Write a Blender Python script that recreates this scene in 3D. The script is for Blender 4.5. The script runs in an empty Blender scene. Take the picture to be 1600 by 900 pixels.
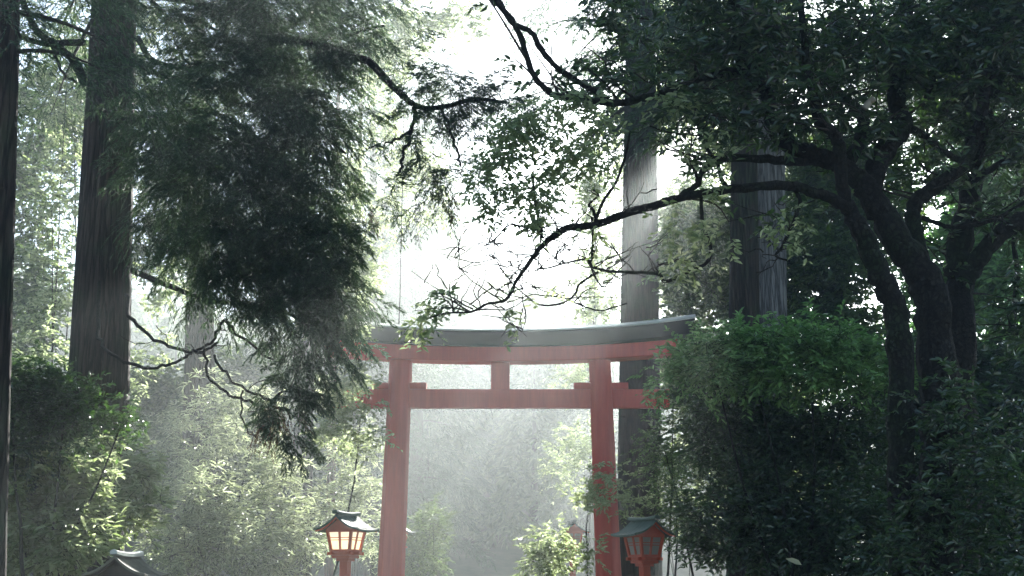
import bpy, math, random
import numpy as np

SC = bpy.context.scene
COL = SC.collection
rng = np.random.default_rng(11)
random.seed(5)
PI = math.pi

# ------------------------------------------------------------------ camera frame
FPX = 1900.0                       # focal length in photo pixels (1600 wide)
CAM = np.array([0.0, 0.0, 1.6])
TH = math.atan(455.0 / FPX)        # pitch: the horizon lies just under the picture
FW = np.array([0, math.cos(TH), math.sin(TH)])
UP = np.array([0, -math.sin(TH), math.cos(TH)])


def ray(px, py):
    return FW + np.array([1.0, 0, 0]) * ((px - 800.0) / FPX) + UP * ((450.0 - py) / FPX)


def P(px, py, Y):
    """world point seen at that photo pixel, Y metres away along the ground"""
    d = ray(px, py)
    return CAM + d * (Y / d[1])


def ppm(Y):
    return FPX / (Y / math.cos(TH) * 0.985)


# ------------------------------------------------------------------ materials
def new_mat(name):
    m = bpy.data.materials.new(name)
    m.use_nodes = True
    nt = m.node_tree
    nt.nodes.clear()
    out = nt.nodes.new('ShaderNodeOutputMaterial')
    return m, nt, out


def N(nt, t, **kw):
    n = nt.nodes.new(t)
    for k, v in kw.items():
        if k in n.inputs:
            n.inputs[k].default_value = v
        else:
            setattr(n, k, v)
    return n


def ramp(nt, fac, stops):
    r = nt.nodes.new('ShaderNodeValToRGB')
    e = r.color_ramp.elements
    while len(e) < len(stops):
        e.new(0.5)
    for i, (p, c) in enumerate(stops):
        e[i].position = p
        e[i].color = (*c, 1)
    nt.links.new(fac, r.inputs[0])
    return r.outputs[0]


def leaf_mat(name, dark, light, tdark, tlight, trans=0.45, rough=0.38, spec=0.45):
    m, nt, out = new_mat(name)
    L = nt.links.new
    geo = N(nt, 'ShaderNodeNewGeometry')
    rnd = geo.outputs['Random Per Island']
    c = ramp(nt, rnd, [(0, dark), (0.8, light), (1, tuple(x * 1.35 for x in light))])
    t = ramp(nt, rnd, [(0, tdark), (0.85, tlight), (1, tuple(min(1, x * 1.3) for x in tlight))])
    p = N(nt, 'ShaderNodeBsdfPrincipled')
    p.inputs['Roughness'].default_value = rough
    p.inputs['Specular IOR Level'].default_value = spec
    L(c, p.inputs['Base Color'])
    tr = N(nt, 'ShaderNodeBsdfTranslucent')
    L(t, tr.inputs['Color'])
    mx = N(nt, 'ShaderNodeMixShader')
    mx.inputs[0].default_value = trans
    L(p.outputs[0], mx.inputs[1])
    L(tr.outputs[0], mx.inputs[2])
    L(mx.outputs[0], out.inputs[0])
    return m


def bark_mat(name, dark, light, moss=None, vertical=True, bump=0.6):
    m, nt, out = new_mat(name)
    L = nt.links.new
    tc = N(nt, 'ShaderNodeTexCoord')
    mp = N(nt, 'ShaderNodeMapping')
    mp.inputs['Scale'].default_value = (14, 14, 0.9) if vertical else (9, 9, 7)
    L(tc.outputs['Object'], mp.inputs['Vector'])
    n1 = N(nt, 'ShaderNodeTexNoise')
    n1.inputs['Scale'].default_value = 1.6
    n1.inputs['Detail'].default_value = 7
    n1.inputs['Roughness'].default_value = 0.72
    n1.inputs['Distortion'].default_value = 0.6
    L(mp.outputs[0], n1.inputs['Vector'])
    c = ramp(nt, n1.outputs[0], [(0.3, dark), (0.7, light)])
    if moss:
        n2 = N(nt, 'ShaderNodeTexNoise')
        n2.inputs['Scale'].default_value = 1.7
        n2.inputs['Detail'].default_value = 5
        L(tc.outputs['Object'], n2.inputs['Vector'])
        f = ramp(nt, n2.outputs[0], [(0.48, (0, 0, 0)), (0.62, (1, 1, 1))])
        mx = N(nt, 'ShaderNodeMix', data_type='RGBA')
        L(f, mx.inputs[0])
        L(c, mx.inputs[6])
        mx.inputs[7].default_value = (*moss, 1)
        c = mx.outputs[2]
    vo = N(nt, 'ShaderNodeTexVoronoi')
    vo.feature = 'DISTANCE_TO_EDGE'
    vo.inputs['Scale'].default_value = 1.1 if vertical else 2.2
    wm = N(nt, 'ShaderNodeVectorMath', operation='ADD')
    L(mp.outputs[0], wm.inputs[0])
    L(n1.outputs[1], wm.inputs[1])
    L(wm.outputs[0], vo.inputs['Vector'])
    fis = ramp(nt, vo.outputs['Distance'], [(0.0, (0.25, 0.25, 0.25)), (0.16, (1, 1, 1))])
    mul = N(nt, 'ShaderNodeMix', data_type='RGBA', blend_type='MULTIPLY')
    mul.inputs[0].default_value = 1.0
    L(c, mul.inputs[6])
    L(fis, mul.inputs[7])
    c = mul.outputs[2]
    hh = N(nt, 'ShaderNodeMath', operation='MULTIPLY_ADD')
    L(n1.outputs[0], hh.inputs[0])
    hh.inputs[1].default_value = 0.7
    L(fis, hh.inputs[2])
    b = N(nt, 'ShaderNodeBump')
    b.inputs['Strength'].default_value = bump
    b.inputs['Distance'].default_value = 0.05
    L(hh.outputs[0], b.inputs['Height'])
    p = N(nt, 'ShaderNodeBsdfPrincipled')
    p.inputs['Roughness'].default_value = 0.85
    p.inputs['Specular IOR Level'].default_value = 0.25
    L(c, p.inputs['Base Color'])
    L(b.outputs[0], p.inputs['Normal'])
    L(p.outputs[0], out.inputs[0])
    return m


def paint_mat(name, c0, c1, rough=0.45, scale=3.0, stretch=(1, 1, 0.25), spec=0.5, bump=0.08):
    m, nt, out = new_mat(name)
    L = nt.links.new
    tc = N(nt, 'ShaderNodeTexCoord')
    mp = N(nt, 'ShaderNodeMapping')
    mp.inputs['Scale'].default_value = stretch
    L(tc.outputs['Object'], mp.inputs['Vector'])
    n1 = N(nt, 'ShaderNodeTexNoise')
    n1.inputs['Scale'].default_value = scale
    n1.inputs['Detail'].default_value = 8
    n1.inputs['Roughness'].default_value = 0.7
    L(mp.outputs[0], n1.inputs['Vector'])
    c = ramp(nt, n1.outputs[0], [(0.3, c0), (0.7, c1)])
    r = N(nt, 'ShaderNodeMapRange')
    r.inputs['To Min'].default_value = rough - 0.12
    r.inputs['To Max'].default_value = rough + 0.15
    L(n1.outputs[0], r.inputs['Value'])
    b = N(nt, 'ShaderNodeBump')
    b.inputs['Strength'].default_value = bump
    b.inputs['Distance'].default_value = 0.02
    L(n1.outputs[0], b.inputs['Height'])
    p = N(nt, 'ShaderNodeBsdfPrincipled')
    p.inputs['Specular IOR Level'].default_value = spec
    L(c, p.inputs['Base Color'])
    L(r.outputs[0], p.inputs['Roughness'])
    L(b.outputs[0], p.inputs['Normal'])
    L(p.outputs[0], out.inputs[0])
    return m


def paper_mat(name, col, glow):
    m, nt, out = new_mat(name)
    L = nt.links.new
    p = N(nt, 'ShaderNodeBsdfPrincipled')
    p.inputs['Base Color'].default_value = (*col, 1)
    p.inputs['Roughness'].default_value = 0.5
    if glow:
        tc = N(nt, 'ShaderNodeTexCoord')
        sp = N(nt, 'ShaderNodeSeparateXYZ')
        L(tc.outputs['Generated'], sp.inputs[0])
        e = ramp(nt, sp.outputs[2], [(0.0, (1.0, 0.74, 0.4)), (0.45, (1.0, 0.76, 0.44)), (1.0, (0.5, 0.46, 0.38))])
        L(e, p.inputs['Emission Color'])
        p.inputs['Emission Strength'].default_value = glow
    tr = N(nt, 'ShaderNodeBsdfTranslucent')
    tr.inputs['Color'].default_value = (*col, 1)
    mx = N(nt, 'ShaderNodeMixShader')
    mx.inputs[0].default_value = 0.5
    L(p.outputs[0], mx.inputs[1])
    L(tr.outputs[0], mx.inputs[2])
    L(mx.outputs[0], out.inputs[0])
    return m


M = {}
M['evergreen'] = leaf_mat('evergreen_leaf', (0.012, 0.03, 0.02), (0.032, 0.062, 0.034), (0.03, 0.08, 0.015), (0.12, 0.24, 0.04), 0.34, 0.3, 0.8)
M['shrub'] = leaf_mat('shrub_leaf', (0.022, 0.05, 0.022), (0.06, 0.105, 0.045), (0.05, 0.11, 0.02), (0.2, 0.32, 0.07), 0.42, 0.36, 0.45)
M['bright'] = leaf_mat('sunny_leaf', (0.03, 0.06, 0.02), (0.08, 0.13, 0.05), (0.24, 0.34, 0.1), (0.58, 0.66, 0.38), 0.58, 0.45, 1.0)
M['maple'] = leaf_mat('maple_leaf', (0.10, 0.20, 0.065), (0.2, 0.34, 0.12), (0.06, 0.2, 0.04), (0.2, 0.4, 0.12), 0.45, 0.36, 0.6)
M['cedar'] = leaf_mat('cedar_needle', (0.010, 0.026, 0.020), (0.026, 0.052, 0.036), (0.03, 0.07, 0.025), (0.12, 0.2, 0.07), 0.38, 0.5, 0.3)
M['cedar_dry'] = leaf_mat('dry_cedar_needle', (0.05, 0.032, 0.02), (0.1, 0.07, 0.045), (0.06, 0.04, 0.02), (0.16, 0.1, 0.05), 0.35, 0.6, 0.2)
M['bamboo'] = leaf_mat('bamboo_leaf', (0.05, 0.075, 0.035), (0.1, 0.14, 0.065), (0.26, 0.32, 0.14), (0.55, 0.62, 0.38), 0.56, 0.45, 0.9)
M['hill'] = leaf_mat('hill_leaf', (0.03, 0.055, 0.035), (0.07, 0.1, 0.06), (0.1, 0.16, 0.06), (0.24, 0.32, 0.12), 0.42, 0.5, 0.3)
M['pale_leaf'] = leaf_mat('pale_leaf', (0.5, 0.48, 0.28), (0.55, 0.52, 0.32), (0.5, 0.48, 0.28), (0.55, 0.52, 0.32), 0.4)
M['bark_red'] = bark_mat('reddish_bark', (0.07, 0.03, 0.02), (0.2, 0.1, 0.07))
M['bark'] = bark_mat('cedar_bark', (0.016, 0.013, 0.010), (0.075, 0.056, 0.043), (0.032, 0.042, 0.022), True, 0.9)
M['bark_grey'] = bark_mat('grey_bark', (0.08, 0.08, 0.078), (0.24, 0.24, 0.235))
M['bark_moss'] = bark_mat('mossy_bark', (0.008, 0.007, 0.006), (0.036, 0.033, 0.028), (0.02, 0.03, 0.014), False, 1.0)
M['twig'] = bark_mat('twig_bark', (0.025, 0.022, 0.018), (0.07, 0.06, 0.05), None, False, 0.2)
M['red'] = paint_mat('vermilion_paint', (0.36, 0.026, 0.016), (0.56, 0.062, 0.034), 0.42, 5.0, (1.6, 1.6, 0.16), 0.5, 0.14)
M['red_lamp'] = paint_mat('lantern_red_paint', (0.40, 0.06, 0.025), (0.50, 0.09, 0.04), 0.42, 6.0)
M['black'] = paint_mat('dark_lintel_paint', (0.008, 0.013, 0.013), (0.02, 0.028, 0.026), 0.6, 4.0, (0.3, 1, 1))
M['cap'] = paint_mat('copper_cap', (0.35, 0.38, 0.34), (0.5, 0.52, 0.47), 0.3, 5.0, (0.3, 1, 1))
M['roof'] = paint_mat('verdigris_copper', (0.035, 0.07, 0.05), (0.07, 0.115, 0.085), 0.62, 7.0, (1, 1, 1))
M['roof_old'] = paint_mat('weathered_roof', (0.10, 0.095, 0.065), (0.2, 0.185, 0.13), 0.75, 9.0, (1, 1, 1))
M['iron'] = paint_mat('blackened_sleeve', (0.012, 0.012, 0.013), (0.03, 0.03, 0.03), 0.5, 4.0)
M['paper_lit'] = paper_mat('lit_paper', (0.8, 0.74, 0.6), 0.5)
M['paper'] = paper_mat('unlit_paper', (0.42, 0.41, 0.37), 0)
M['wood_dark'] = paint_mat('dark_wood', (0.03, 0.022, 0.017), (0.075, 0.055, 0.04), 0.6, 6.0)
M['stub'] = paint_mat('sawn_wood', (0.25, 0.23, 0.2), (0.36, 0.33, 0.28), 0.7, 12.0)


def ground_mat(name, a, b, sc, bump):
    m, nt, out = new_mat(name)
    L = nt.links.new
    tc = N(nt, 'ShaderNodeTexCoord')
    n1 = N(nt, 'ShaderNodeTexNoise')
    n1.inputs['Scale'].default_value = sc
    n1.inputs['Detail'].default_value = 9
    n1.inputs['Roughness'].default_value = 0.7
    L(tc.outputs['Object'], n1.inputs['Vector'])
    c = ramp(nt, n1.outputs[0], [(0.35, a), (0.65, b)])
    bp = N(nt, 'ShaderNodeBump')
    bp.inputs['Strength'].default_value = bump
    bp.inputs['Distance'].default_value = 0.04
    L(n1.outputs[0], bp.inputs['Height'])
    p = N(nt, 'ShaderNodeBsdfPrincipled')
    p.inputs['Roughness'].default_value = 0.9
    L(c, p.inputs['Base Color'])
    L(bp.outputs[0], p.inputs['Normal'])
    L(p.outputs[0], out.inputs[0])
    return m


M['soil'] = ground_mat('forest_floor', (0.03, 0.035, 0.018), (0.085, 0.075, 0.045), 1.3, 0.7)
M['gravel'] = ground_mat('gravel_path', (0.12, 0.115, 0.105), (0.26, 0.25, 0.23), 14.0, 0.8)
M['kerb'] = ground_mat('kerb_stone', (0.12, 0.12, 0.115), (0.24, 0.24, 0.23), 5.0, 0.4)


# ------------------------------------------------------------------ mesh building
class MB:
    def __init__(s):
        s.v, s.f, s.n, s.smooth, s.mi = [], [], 0, [], []

    def add(s, v, f, smooth=False):
        v = np.asarray(v, dtype=np.float64).reshape(-1, 3)
        f = np.asarray(f, dtype=np.int64)
        s.v.append(v)
        s.f.append(f + s.n)
        s.smooth.append(smooth)
        s.mi.append(0)
        s.n += len(v)

    # ---- solids
    def box(s, c, size, rz=0.0, taper=(1, 1)):
        x, y, z = [k / 2 for k in size]
        tx, ty = taper
        v = np.array([(-x, -y, -z), (x, -y, -z), (x, y, -z), (-x, y, -z),
                      (-x * tx, -y * ty, z), (x * tx, -y * ty, z), (x * tx, y * ty, z), (-x * tx, y * ty, z)])
        if rz:
            ca, sa = math.cos(rz), math.sin(rz)
            v = v @ np.array([[ca, sa, 0], [-sa, ca, 0], [0, 0, 1]])
        s.add(v + np.array(c), [(0, 3, 2, 1), (4, 5, 6, 7), (0, 1, 5, 4), (1, 2, 6, 5), (2, 3, 7, 6), (3, 0, 4, 7)])

    def bar(s, a, b, w, h):
        """square bar from a to b"""
        a, b = np.array(a, float), np.array(b, float)
        d = b - a
        d /= np.linalg.norm(d)
        ref = np.array([0, 0, 1.0]) if abs(d[2]) < 0.9 else np.array([0, 1.0, 0])
        u = np.cross(d, ref)
        u /= np.linalg.norm(u)
        w2 = np.cross(u, d)
        v = []
        for p in (a, b):
            for su, sv in ((-1, -1), (1, -1), (1, 1), (-1, 1)):
                v.append(p + u * su * w / 2 + w2 * sv * h / 2)
        s.add(v, [(0, 1, 2, 3), (7, 6, 5, 4), (0, 4, 5, 1), (1, 5, 6, 2), (2, 6, 7, 3), (3, 7, 4, 0)])

    def loft(s, rings, cap=True, smooth=False):
        rings = np.asarray(rings, float)
        k, n = rings.shape[:2]
        idx = np.arange(k * n).reshape(k, n)
        a, b = idx[:-1], idx[1:]
        f = np.stack([a, np.roll(a, -1, 1), np.roll(b, -1, 1), b], -1).reshape(-1, 4)
        s.add(rings.reshape(-1, 3), f, smooth)
        if cap:
            base = s.n - k * n
            s.f.append(np.array([list(range(n))[::-1]]) + base)
            s.smooth.append(False)
            s.mi.append(0)
            s.f.append(np.array([list(range((k - 1) * n, k * n))]) + base)
            s.smooth.append(False)
            s.mi.append(0)

    def tube(s, pts, rad, sides=8, rough=0.0, smooth=True, cap=True):
        pts = np.asarray(pts, float)
        rad = np.asarray(rad, float) * np.ones(len(pts))
        t = np.gradient(pts, axis=0)
        t /= np.linalg.norm(t, axis=1, keepdims=True) + 1e-9
        mean = pts[-1] - pts[0]
        ref = np.array([0.31, 0.95, 0.02]) if abs(mean[1]) < 0.8 * np.linalg.norm(mean) else np.array([0.95, 0.1, 0.3])
        u = np.cross(t, ref)
        u /= np.linalg.norm(u, axis=1, keepdims=True) + 1e-9
        w = np.cross(t, u)
        a = np.linspace(0, 2 * PI, sides, endpoint=False)
        r = rad[:, None] * (1 + rough * rng.normal(0, 1, (len(pts), sides)))
        ring = pts[:, None, :] + r[..., None] * (np.cos(a)[None, :, None] * u[:, None] + np.sin(a)[None, :, None] * w[:, None])
        s.loft(ring, cap, smooth)

    def absorb(s, o):
        """take in another mesh as material slot 1"""
        for f in o.f:
            s.f.append(f + s.n)
        s.v += o.v
        s.smooth += o.smooth
        s.mi += [1] * len(o.f)
        s.n += o.n

    def build(s, name, mat, parent=None, bevel=0.0, mat2=None):
        v = np.concatenate(s.v) if s.v else np.zeros((0, 3))
        me = bpy.data.meshes.new(name)
        nl = sum(f.size for f in s.f)
        nf = sum(len(f) for f in s.f)
        me.vertices.add(len(v))
        me.vertices.foreach_set('co', v.astype(np.float32).ravel())
        me.loops.add(nl)
        me.loops.foreach_set('vertex_index', np.concatenate([f.ravel() for f in s.f]).astype(np.int32))
        sizes = np.concatenate([np.full(len(f), f.shape[1]) for f in s.f])
        me.polygons.add(nf)
        me.polygons.foreach_set('loop_start', np.concatenate([[0], np.cumsum(sizes)[:-1]]).astype(np.int32))
        me.polygons.foreach_set('loop_total', sizes.astype(np.int32))
        sm = np.concatenate([np.full(len(f), k) for f, k in zip(s.f, s.smooth)])
        me.polygons.foreach_set('use_smooth', sm.astype(bool))
        me.update(calc_edges=True)
        me.materials.append(mat)
        if mat2 is not None:
            me.materials.append(mat2)
            me.polygons.foreach_set('material_index', np.concatenate([np.full(len(f), k) for f, k in zip(s.f, s.mi)]).astype(np.int32))
        o = bpy.data.objects.new(name, me)
        COL.objects.link(o)
        if parent is not None:
            o.parent = parent
        if bevel:
            b = o.modifiers.new('Bevel', 'BEVEL')
            b.width = bevel
            b.segments = 2
            b.limit_method = 'ANGLE'
        return o


def nrm(a):
    return a / (np.linalg.norm(a, axis=-1, keepdims=True) + 1e-9)


def shift(mb, off):
    """express the mesh relative to its thing's origin"""
    mb.v = [v - off for v in mb.v]
    return mb


def thing(name, label, cat, loc=(0, 0, 0), rz=0.0, group=None):
    o = bpy.data.objects.new(name, None)
    COL.objects.link(o)
    o.location = tuple(float(k) for k in loc)
    o.rotation_euler = (0, 0, rz)
    o.empty_display_size = 0.2
    o['label'] = label
    o['category'] = cat
    if group:
        o['group'] = group
    return o


def copy_thing(root, loc, rz, label, group=None, scale=1.0):
    r = root.copy()
    COL.objects.link(r)
    r.location = tuple(float(k) for k in loc)
    r.rotation_euler = (0, 0, rz)
    r.scale = (scale, scale, scale)
    r['label'] = label
    if group:
        r['group'] = group
    for ch in list(root.children):
        c = ch.copy()
        COL.objects.link(c)
        c.parent = r
        for g in list(ch.children):
            d = g.copy()
            COL.objects.link(d)
            d.parent = c
    return r


# ------------------------------------------------------------------ foliage
def rvec(n, flat=1.0):
    v = rng.normal(0, 1, (n, 3))
    v[:, 2] *= flat
    return nrm(v)


def add_leaves(mb, base, d, nor, L, Wd, fold=0.25):
    """hex leaves folded along the rib: 6 verts, 2 quads"""
    d = nrm(d)
    side = nrm(np.cross(d, nor))
    up = np.cross(side, d)
    L = np.asarray(L)[:, None]
    Wd = np.asarray(Wd)[:, None]
    lift = up * Wd * fold
    droop = -up * L * 0.10
    a = base
    t = base + d * L + droop
    l1 = base + d * L * 0.3 - side * Wd * 0.45 + lift
    l2 = base + d * L * 0.68 - side * Wd * 0.4 + lift + droop * 0.4
    r1 = base + d * L * 0.3 + side * Wd * 0.45 + lift
    r2 = base + d * L * 0.68 + side * Wd * 0.4 + lift + droop * 0.4
    v = np.stack([a, l1, l2, t, r2, r1], 1).reshape(-1, 3)
    k = np.arange(len(base))[:, None] * 6
    f = np.concatenate([k + np.array([[0, 3, 2, 1]]), k + np.array([[0, 5, 4, 3]])])
    mb.add(v, f)


def add_blades(mb, base, d, nor, L, Wd):
    """single-triangle needles"""
    d = nrm(d)
    side = nrm(np.cross(d, nor))
    L = np.asarray(L)[:, None]
    Wd = np.asarray(Wd)[:, None]
    v = np.stack([base - side * Wd / 2, base + side * Wd / 2, base + d * L], 1).reshape(-1, 3)
    mb.add(v, np.arange(len(v)).reshape(-1, 3))


def twig_tubes(mb, pts, r0):
    """pts (N,K,3): thin three-sided twigs"""
    n, k = pts.shape[:2]
    t = nrm(np.gradient(pts, axis=1))
    u = nrm(np.cross(t, np.array([0.2, 0.9, 0.3])))
    w = np.cross(t, u)
    r = (np.asarray(r0).reshape(-1, 1) * np.linspace(1, 0.35, k)[None])[..., None]
    rings = np.stack([pts + r * (math.cos(a) * u + math.sin(a) * w) for a in (0, 2.094, 4.189)], 2)
    idx = np.arange(n * k * 3).reshape(n, k, 3)
    a, b = idx[:, :-1], idx[:, 1:]
    f = np.stack([a, np.roll(a, -1, 2), np.roll(b, -1, 2), b], -1).reshape(-1, 4)
    mb.add(rings.reshape(-1, 3), f, True)


def broad_sprays(wood, leaf, S, D, L, m=12, ll=0.09, lw=0.035, droop=0.25, tw=0.004, up=0.6, spread=1.0):
    """N twigs with m alternate leaves"""
    n = len(S)
    D = nrm(D)
    K = 5
    t = np.linspace(0, 1, K)
    bend = rvec(n) * 0.22
    pts = S[:, None] + D[:, None] * L[:, None, None] * t[None, :, None] \
        + (bend[:, None] + np.array([0, 0, -droop])) * (L[:, None, None] * (t ** 2)[None, :, None])
    if wood is not None:
        twig_tubes(wood, pts, np.full(n, tw))
    tt = 0.18 + 0.82 * (np.arange(m) + rng.random((n, m)) * 0.8) / m
    tt = np.clip(tt, 0, 1)
    base = S[:, None] + D[:, None] * L[:, None, None] * tt[..., None] \
        + (bend[:, None] + np.array([0, 0, -droop])) * (L[:, None, None] * (tt ** 2)[..., None])
    side = nrm(np.cross(D, np.array([0, 0, 1.0])) + 0.01)
    sgn = np.where(np.arange(m) % 2 == 0, 1.0, -1.0)[None, :, None]
    d = D[:, None] * 0.75 + side[:, None] * sgn * spread + rng.normal(0, 0.38, (n, m, 3))
    d[..., 2] -= 0.2
    nor = np.array([0, 0, up]) + rng.normal(0, 0.42, (n, m, 3))
    k = n * m
    s = rng.uniform(0.65, 1.15, k)
    add_leaves(leaf, base.reshape(-1, 3), d.reshape(-1, 3), nor.reshape(-1, 3), ll * s, lw * s * rng.uniform(0.8, 1.2, k))


def cedar_sprays(wood, leaf, S, D, L, strands=7, blades=12, bl=0.055, bw=0.008, droop=0.5, tw=0.005):
    n = len(S)
    D = nrm(D)
    K = 5
    t = np.linspace(0, 1, K)
    g = np.array([0, 0, -droop])
    if wood is not None:
        pts = S[:, None] + D[:, None] * L[:, None, None] * t[None, :, None] + g * (L[:, None, None] * (t ** 2)[None, :, None])
        twig_tubes(wood, pts, np.full(n, tw))
    tj = 0.1 + 0.9 * (np.arange(strands) + rng.random((n, strands))) / strands
    s0 = S[:, None] + D[:, None] * L[:, None, None] * tj[..., None] + g * (L[:, None, None] * (tj ** 2)[..., None])
    side = nrm(np.cross(D, np.array([0, 0, 1.0])) + 0.01)
    sgn = np.where(np.arange(strands) % 2 == 0, 1.0, -1.0)[None, :, None]
    sd = nrm(D[:, None] * 0.8 + g * 0.9 * tj[..., None] + side[:, None] * sgn * 0.55 + rng.normal(0, 0.22, (n, strands, 3)))
    sl = L[:, None] * (0.62 - 0.3 * tj) * rng.uniform(0.7, 1.2, (n, strands))
    uu = (np.arange(blades) + rng.random((n, strands, blades))) / blades
    base = s0[:, :, None] + sd[:, :, None] * (sl[..., None] * uu)[..., None] + g * 0.6 * (sl[..., None] * uu ** 2)[..., None]
    rad = rvec(n * strands * blades).reshape(n, strands, blades, 3)
    d = sd[:, :, None] * 0.95 + g * 0.8 * uu[..., None] + rad * 0.5
    k = n * strands * blades
    add_blades(leaf, base.reshape(-1, 3), d.reshape(-1, 3), rvec(k), bl * rng.uniform(0.7, 1.25, k), np.full(k, bw))


def fronds(p, d, L, k):
    """flat drooping fronds: k side sprays along each branchlet"""
    n = len(p)
    d = nrm(d)
    u = (np.arange(k) + rng.random((n, k))) / k
    g = np.array([0, 0, -0.38])
    S = p[:, None] + d[:, None] * (L[:, None] * u)[..., None] + g * (L[:, None] * u ** 2)[..., None]
    lat = nrm(np.cross(d, np.array([0, 0, 1.0])) + 0.01)
    sg = np.where(np.arange(k) % 2 == 0, 1.0, -1.0)[None, :, None]
    D = d[:, None] * 0.75 + lat[:, None] * sg * (0.8 - 0.4 * u)[..., None] + np.array([0, 0, -0.3]) + rng.normal(0, 0.13, (n, k, 3))
    Ln = L[:, None] * (0.5 - 0.25 * u) * rng.uniform(0.8, 1.2, (n, k))
    return S.reshape(-1, 3), D.reshape(-1, 3), Ln.ravel()


def in_ellipsoids(ells, n):
    """ells: (centre(3), radii(3)); n points spread by volume, denser towards the shell; returns points and outward vectors"""
    vol = np.array([np.prod(r) ** 0.8 for c, r in ells])
    pick = rng.choice(len(ells), n, p=vol / vol.sum())
    c = np.array([e[0] for e in ells])[pick]
    r = np.array([e[1] for e in ells])[pick]
    v = rvec(n) * (rng.random(n) ** 0.42)[:, None]
    return c + v * r, v


def px_ell(px, py, rx, ry, Y, dY):
    k = ppm(Y)
    return (P(px, py, Y), np.array([rx / k, dY, ry / k]))


def wander(a, b, n, amp):
    t = np.linspace(0, 1, n)[:, None]
    p = np.array(a) * (1 - t) + np.array(b) * t
    w = rng.normal(0, amp, (n, 3))
    w[0] = w[-1] = 0
    return p + w


def smooth_path(pts, rad, sub=5):
    """Catmull-Rom through points"""
    pts = np.asarray(pts, float)
    rad = np.asarray(rad, float)
    q = np.vstack([2 * pts[0] - pts[1], pts, 2 * pts[-1] - pts[-2]])
    out, ro = [], []
    for i in range(len(pts) - 1):
        p0, p1, p2, p3 = q[i:i + 4]
        for k in range(sub):
            t = k / sub
            out.append(0.5 * ((2 * p1) + (-p0 + p2) * t + (2 * p0 - 5 * p1 + 4 * p2 - p3) * t * t + (-p0 + 3 * p1 - 3 * p2 + p3) * t ** 3))
            ro.append(rad[i] * (1 - t) + rad[i + 1] * t)
    out.append(pts[-1])
    ro.append(rad[-1])
    return np.array(out), np.array(ro)


def px_path(pix, Y, r_px, dY=0.0, sub=5):
    """pix: list of (x, y) photo pixels followed at depth Y (to Y+dY); radii in photo pixels"""
    n = len(pix)
    ys = np.linspace(Y, Y + dY, n)
    pts = [P(x, y, yy) for (x, y), yy in zip(pix, ys)]
    if not hasattr(r_px, '__len__'):
        r_px = (r_px, r_px)
    rp = np.interp(np.linspace(0, 1, n), np.linspace(0, 1, len(r_px)), r_px)
    q, rr = smooth_path(pts, rp / np.array([ppm(y) for y in ys]), sub)
    j = rng.normal(0, 1, q.shape) * rr[:, None] * 0.10
    j[0] = j[-1] = 0
    return q + j, rr * (1 + rng.normal(0, 0.03, len(rr)))


# ------------------------------------------------------------------ SETTING: ground, path, hills
def hill_z(x, y):
    t = np.clip((y - 52) / 75.0, 0, 1)
    z = (t * t * (3 - 2 * t)) * (15.5 - 0.075 * np.clip(x, -60, 60))
    s = np.clip((np.abs(x) - 14) / 55.0, 0, 1)
    z = z + s * s * 9.0 * np.clip((y - 8) / 40.0, 0, 1)
    return z + 0.25 * np.sin(x * 0.21 + 1.3) * np.cos(y * 0.17) * np.clip((np.abs(x) - 4) / 6, 0, 1)


gx = np.linspace(-150, 150, 121)
gy = np.linspace(-25, 205, 116)
X, Y_ = np.meshgrid(gx, gy)
Z = hill_z(X, Y_)
mb = MB()
idx = np.arange(X.size).reshape(X.shape)
f = np.stack([idx[:-1, :-1], idx[:-1, 1:], idx[1:, 1:], idx[1:, :-1]], -1).reshape(-1, 4)
mb.add(np.stack([X, Y_, Z], -1).reshape(-1, 3), f, True)
o = mb.build('ground', M['soil'])
o['kind'] = 'structure'
mb = MB()
XC = P(781, 905, 26)[0]
mb.box((XC, 22, 0.004), (4.4, 62, 0.008))
o = mb.build('path', M['gravel'])
o['kind'] = 'structure'
mb = MB()
for sx in (-1, 1):
    for k in range(62):
        mb.box((XC + sx * 2.32, -8.5 + k * 1.0, 0.06), (0.22, 0.985, 0.14))
o = mb.build('kerb', M['kerb'], None, 0.012)
o['kind'] = 'structure'

# ------------------------------------------------------------------ TORII
TY = 26.0


def tz(py):
    return P(781, py, TY)[2]


def tx(px, py):
    return P(px, py, TY)[0] - XC


torii = thing('torii_gate', 'vermilion torii gate with upswept black lintel standing across the misty path', 'torii gate', (XC, TY, 0))
KX = ppm(TY)
z567 = tz(567)
xb = (tx(950, 900) - tx(610, 900)) / 2
zb = tz(900)
xt = (tx(938.5, 570) - tx(627.5, 570)) / 2
zt = tz(570)
lean = (xt - xb) / (zt - zb)


def col_x(z):
    return xb + lean * (z - zb)


for sx in (-1, 1):
    mb = MB()
    rings = []
    zs = np.linspace(0.0, z567 + 0.05, 14)
    for z in zs:
        k = z / z567
        r = 0.302 * (1 - k) + 0.254 * k
        ang = np.linspace(0, 2 * PI, 8, endpoint=False) + math.radians(6 + 12 * (sx > 0))
        rings.append([(sx * col_x(z) + r * math.cos(a), r * math.sin(a), z) for a in ang])
    mb.loft(rings)
    c = mb.build('column', M['red'], torii, 0.03)
    mb = MB()
    rings = []
    for z, r in ((0.0, 0.40), (0.28, 0.40), (0.30, 0.36), (0.75, 0.35)):
        rings.append([(sx * col_x(z) + r * math.cos(a), r * math.sin(a), z) for a in np.linspace(0, 2 * PI, 20, endpoint=False)])
    mb.loft(rings)
    mb.build('column_sleeve', M['iron'], torii, 0.01)


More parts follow.
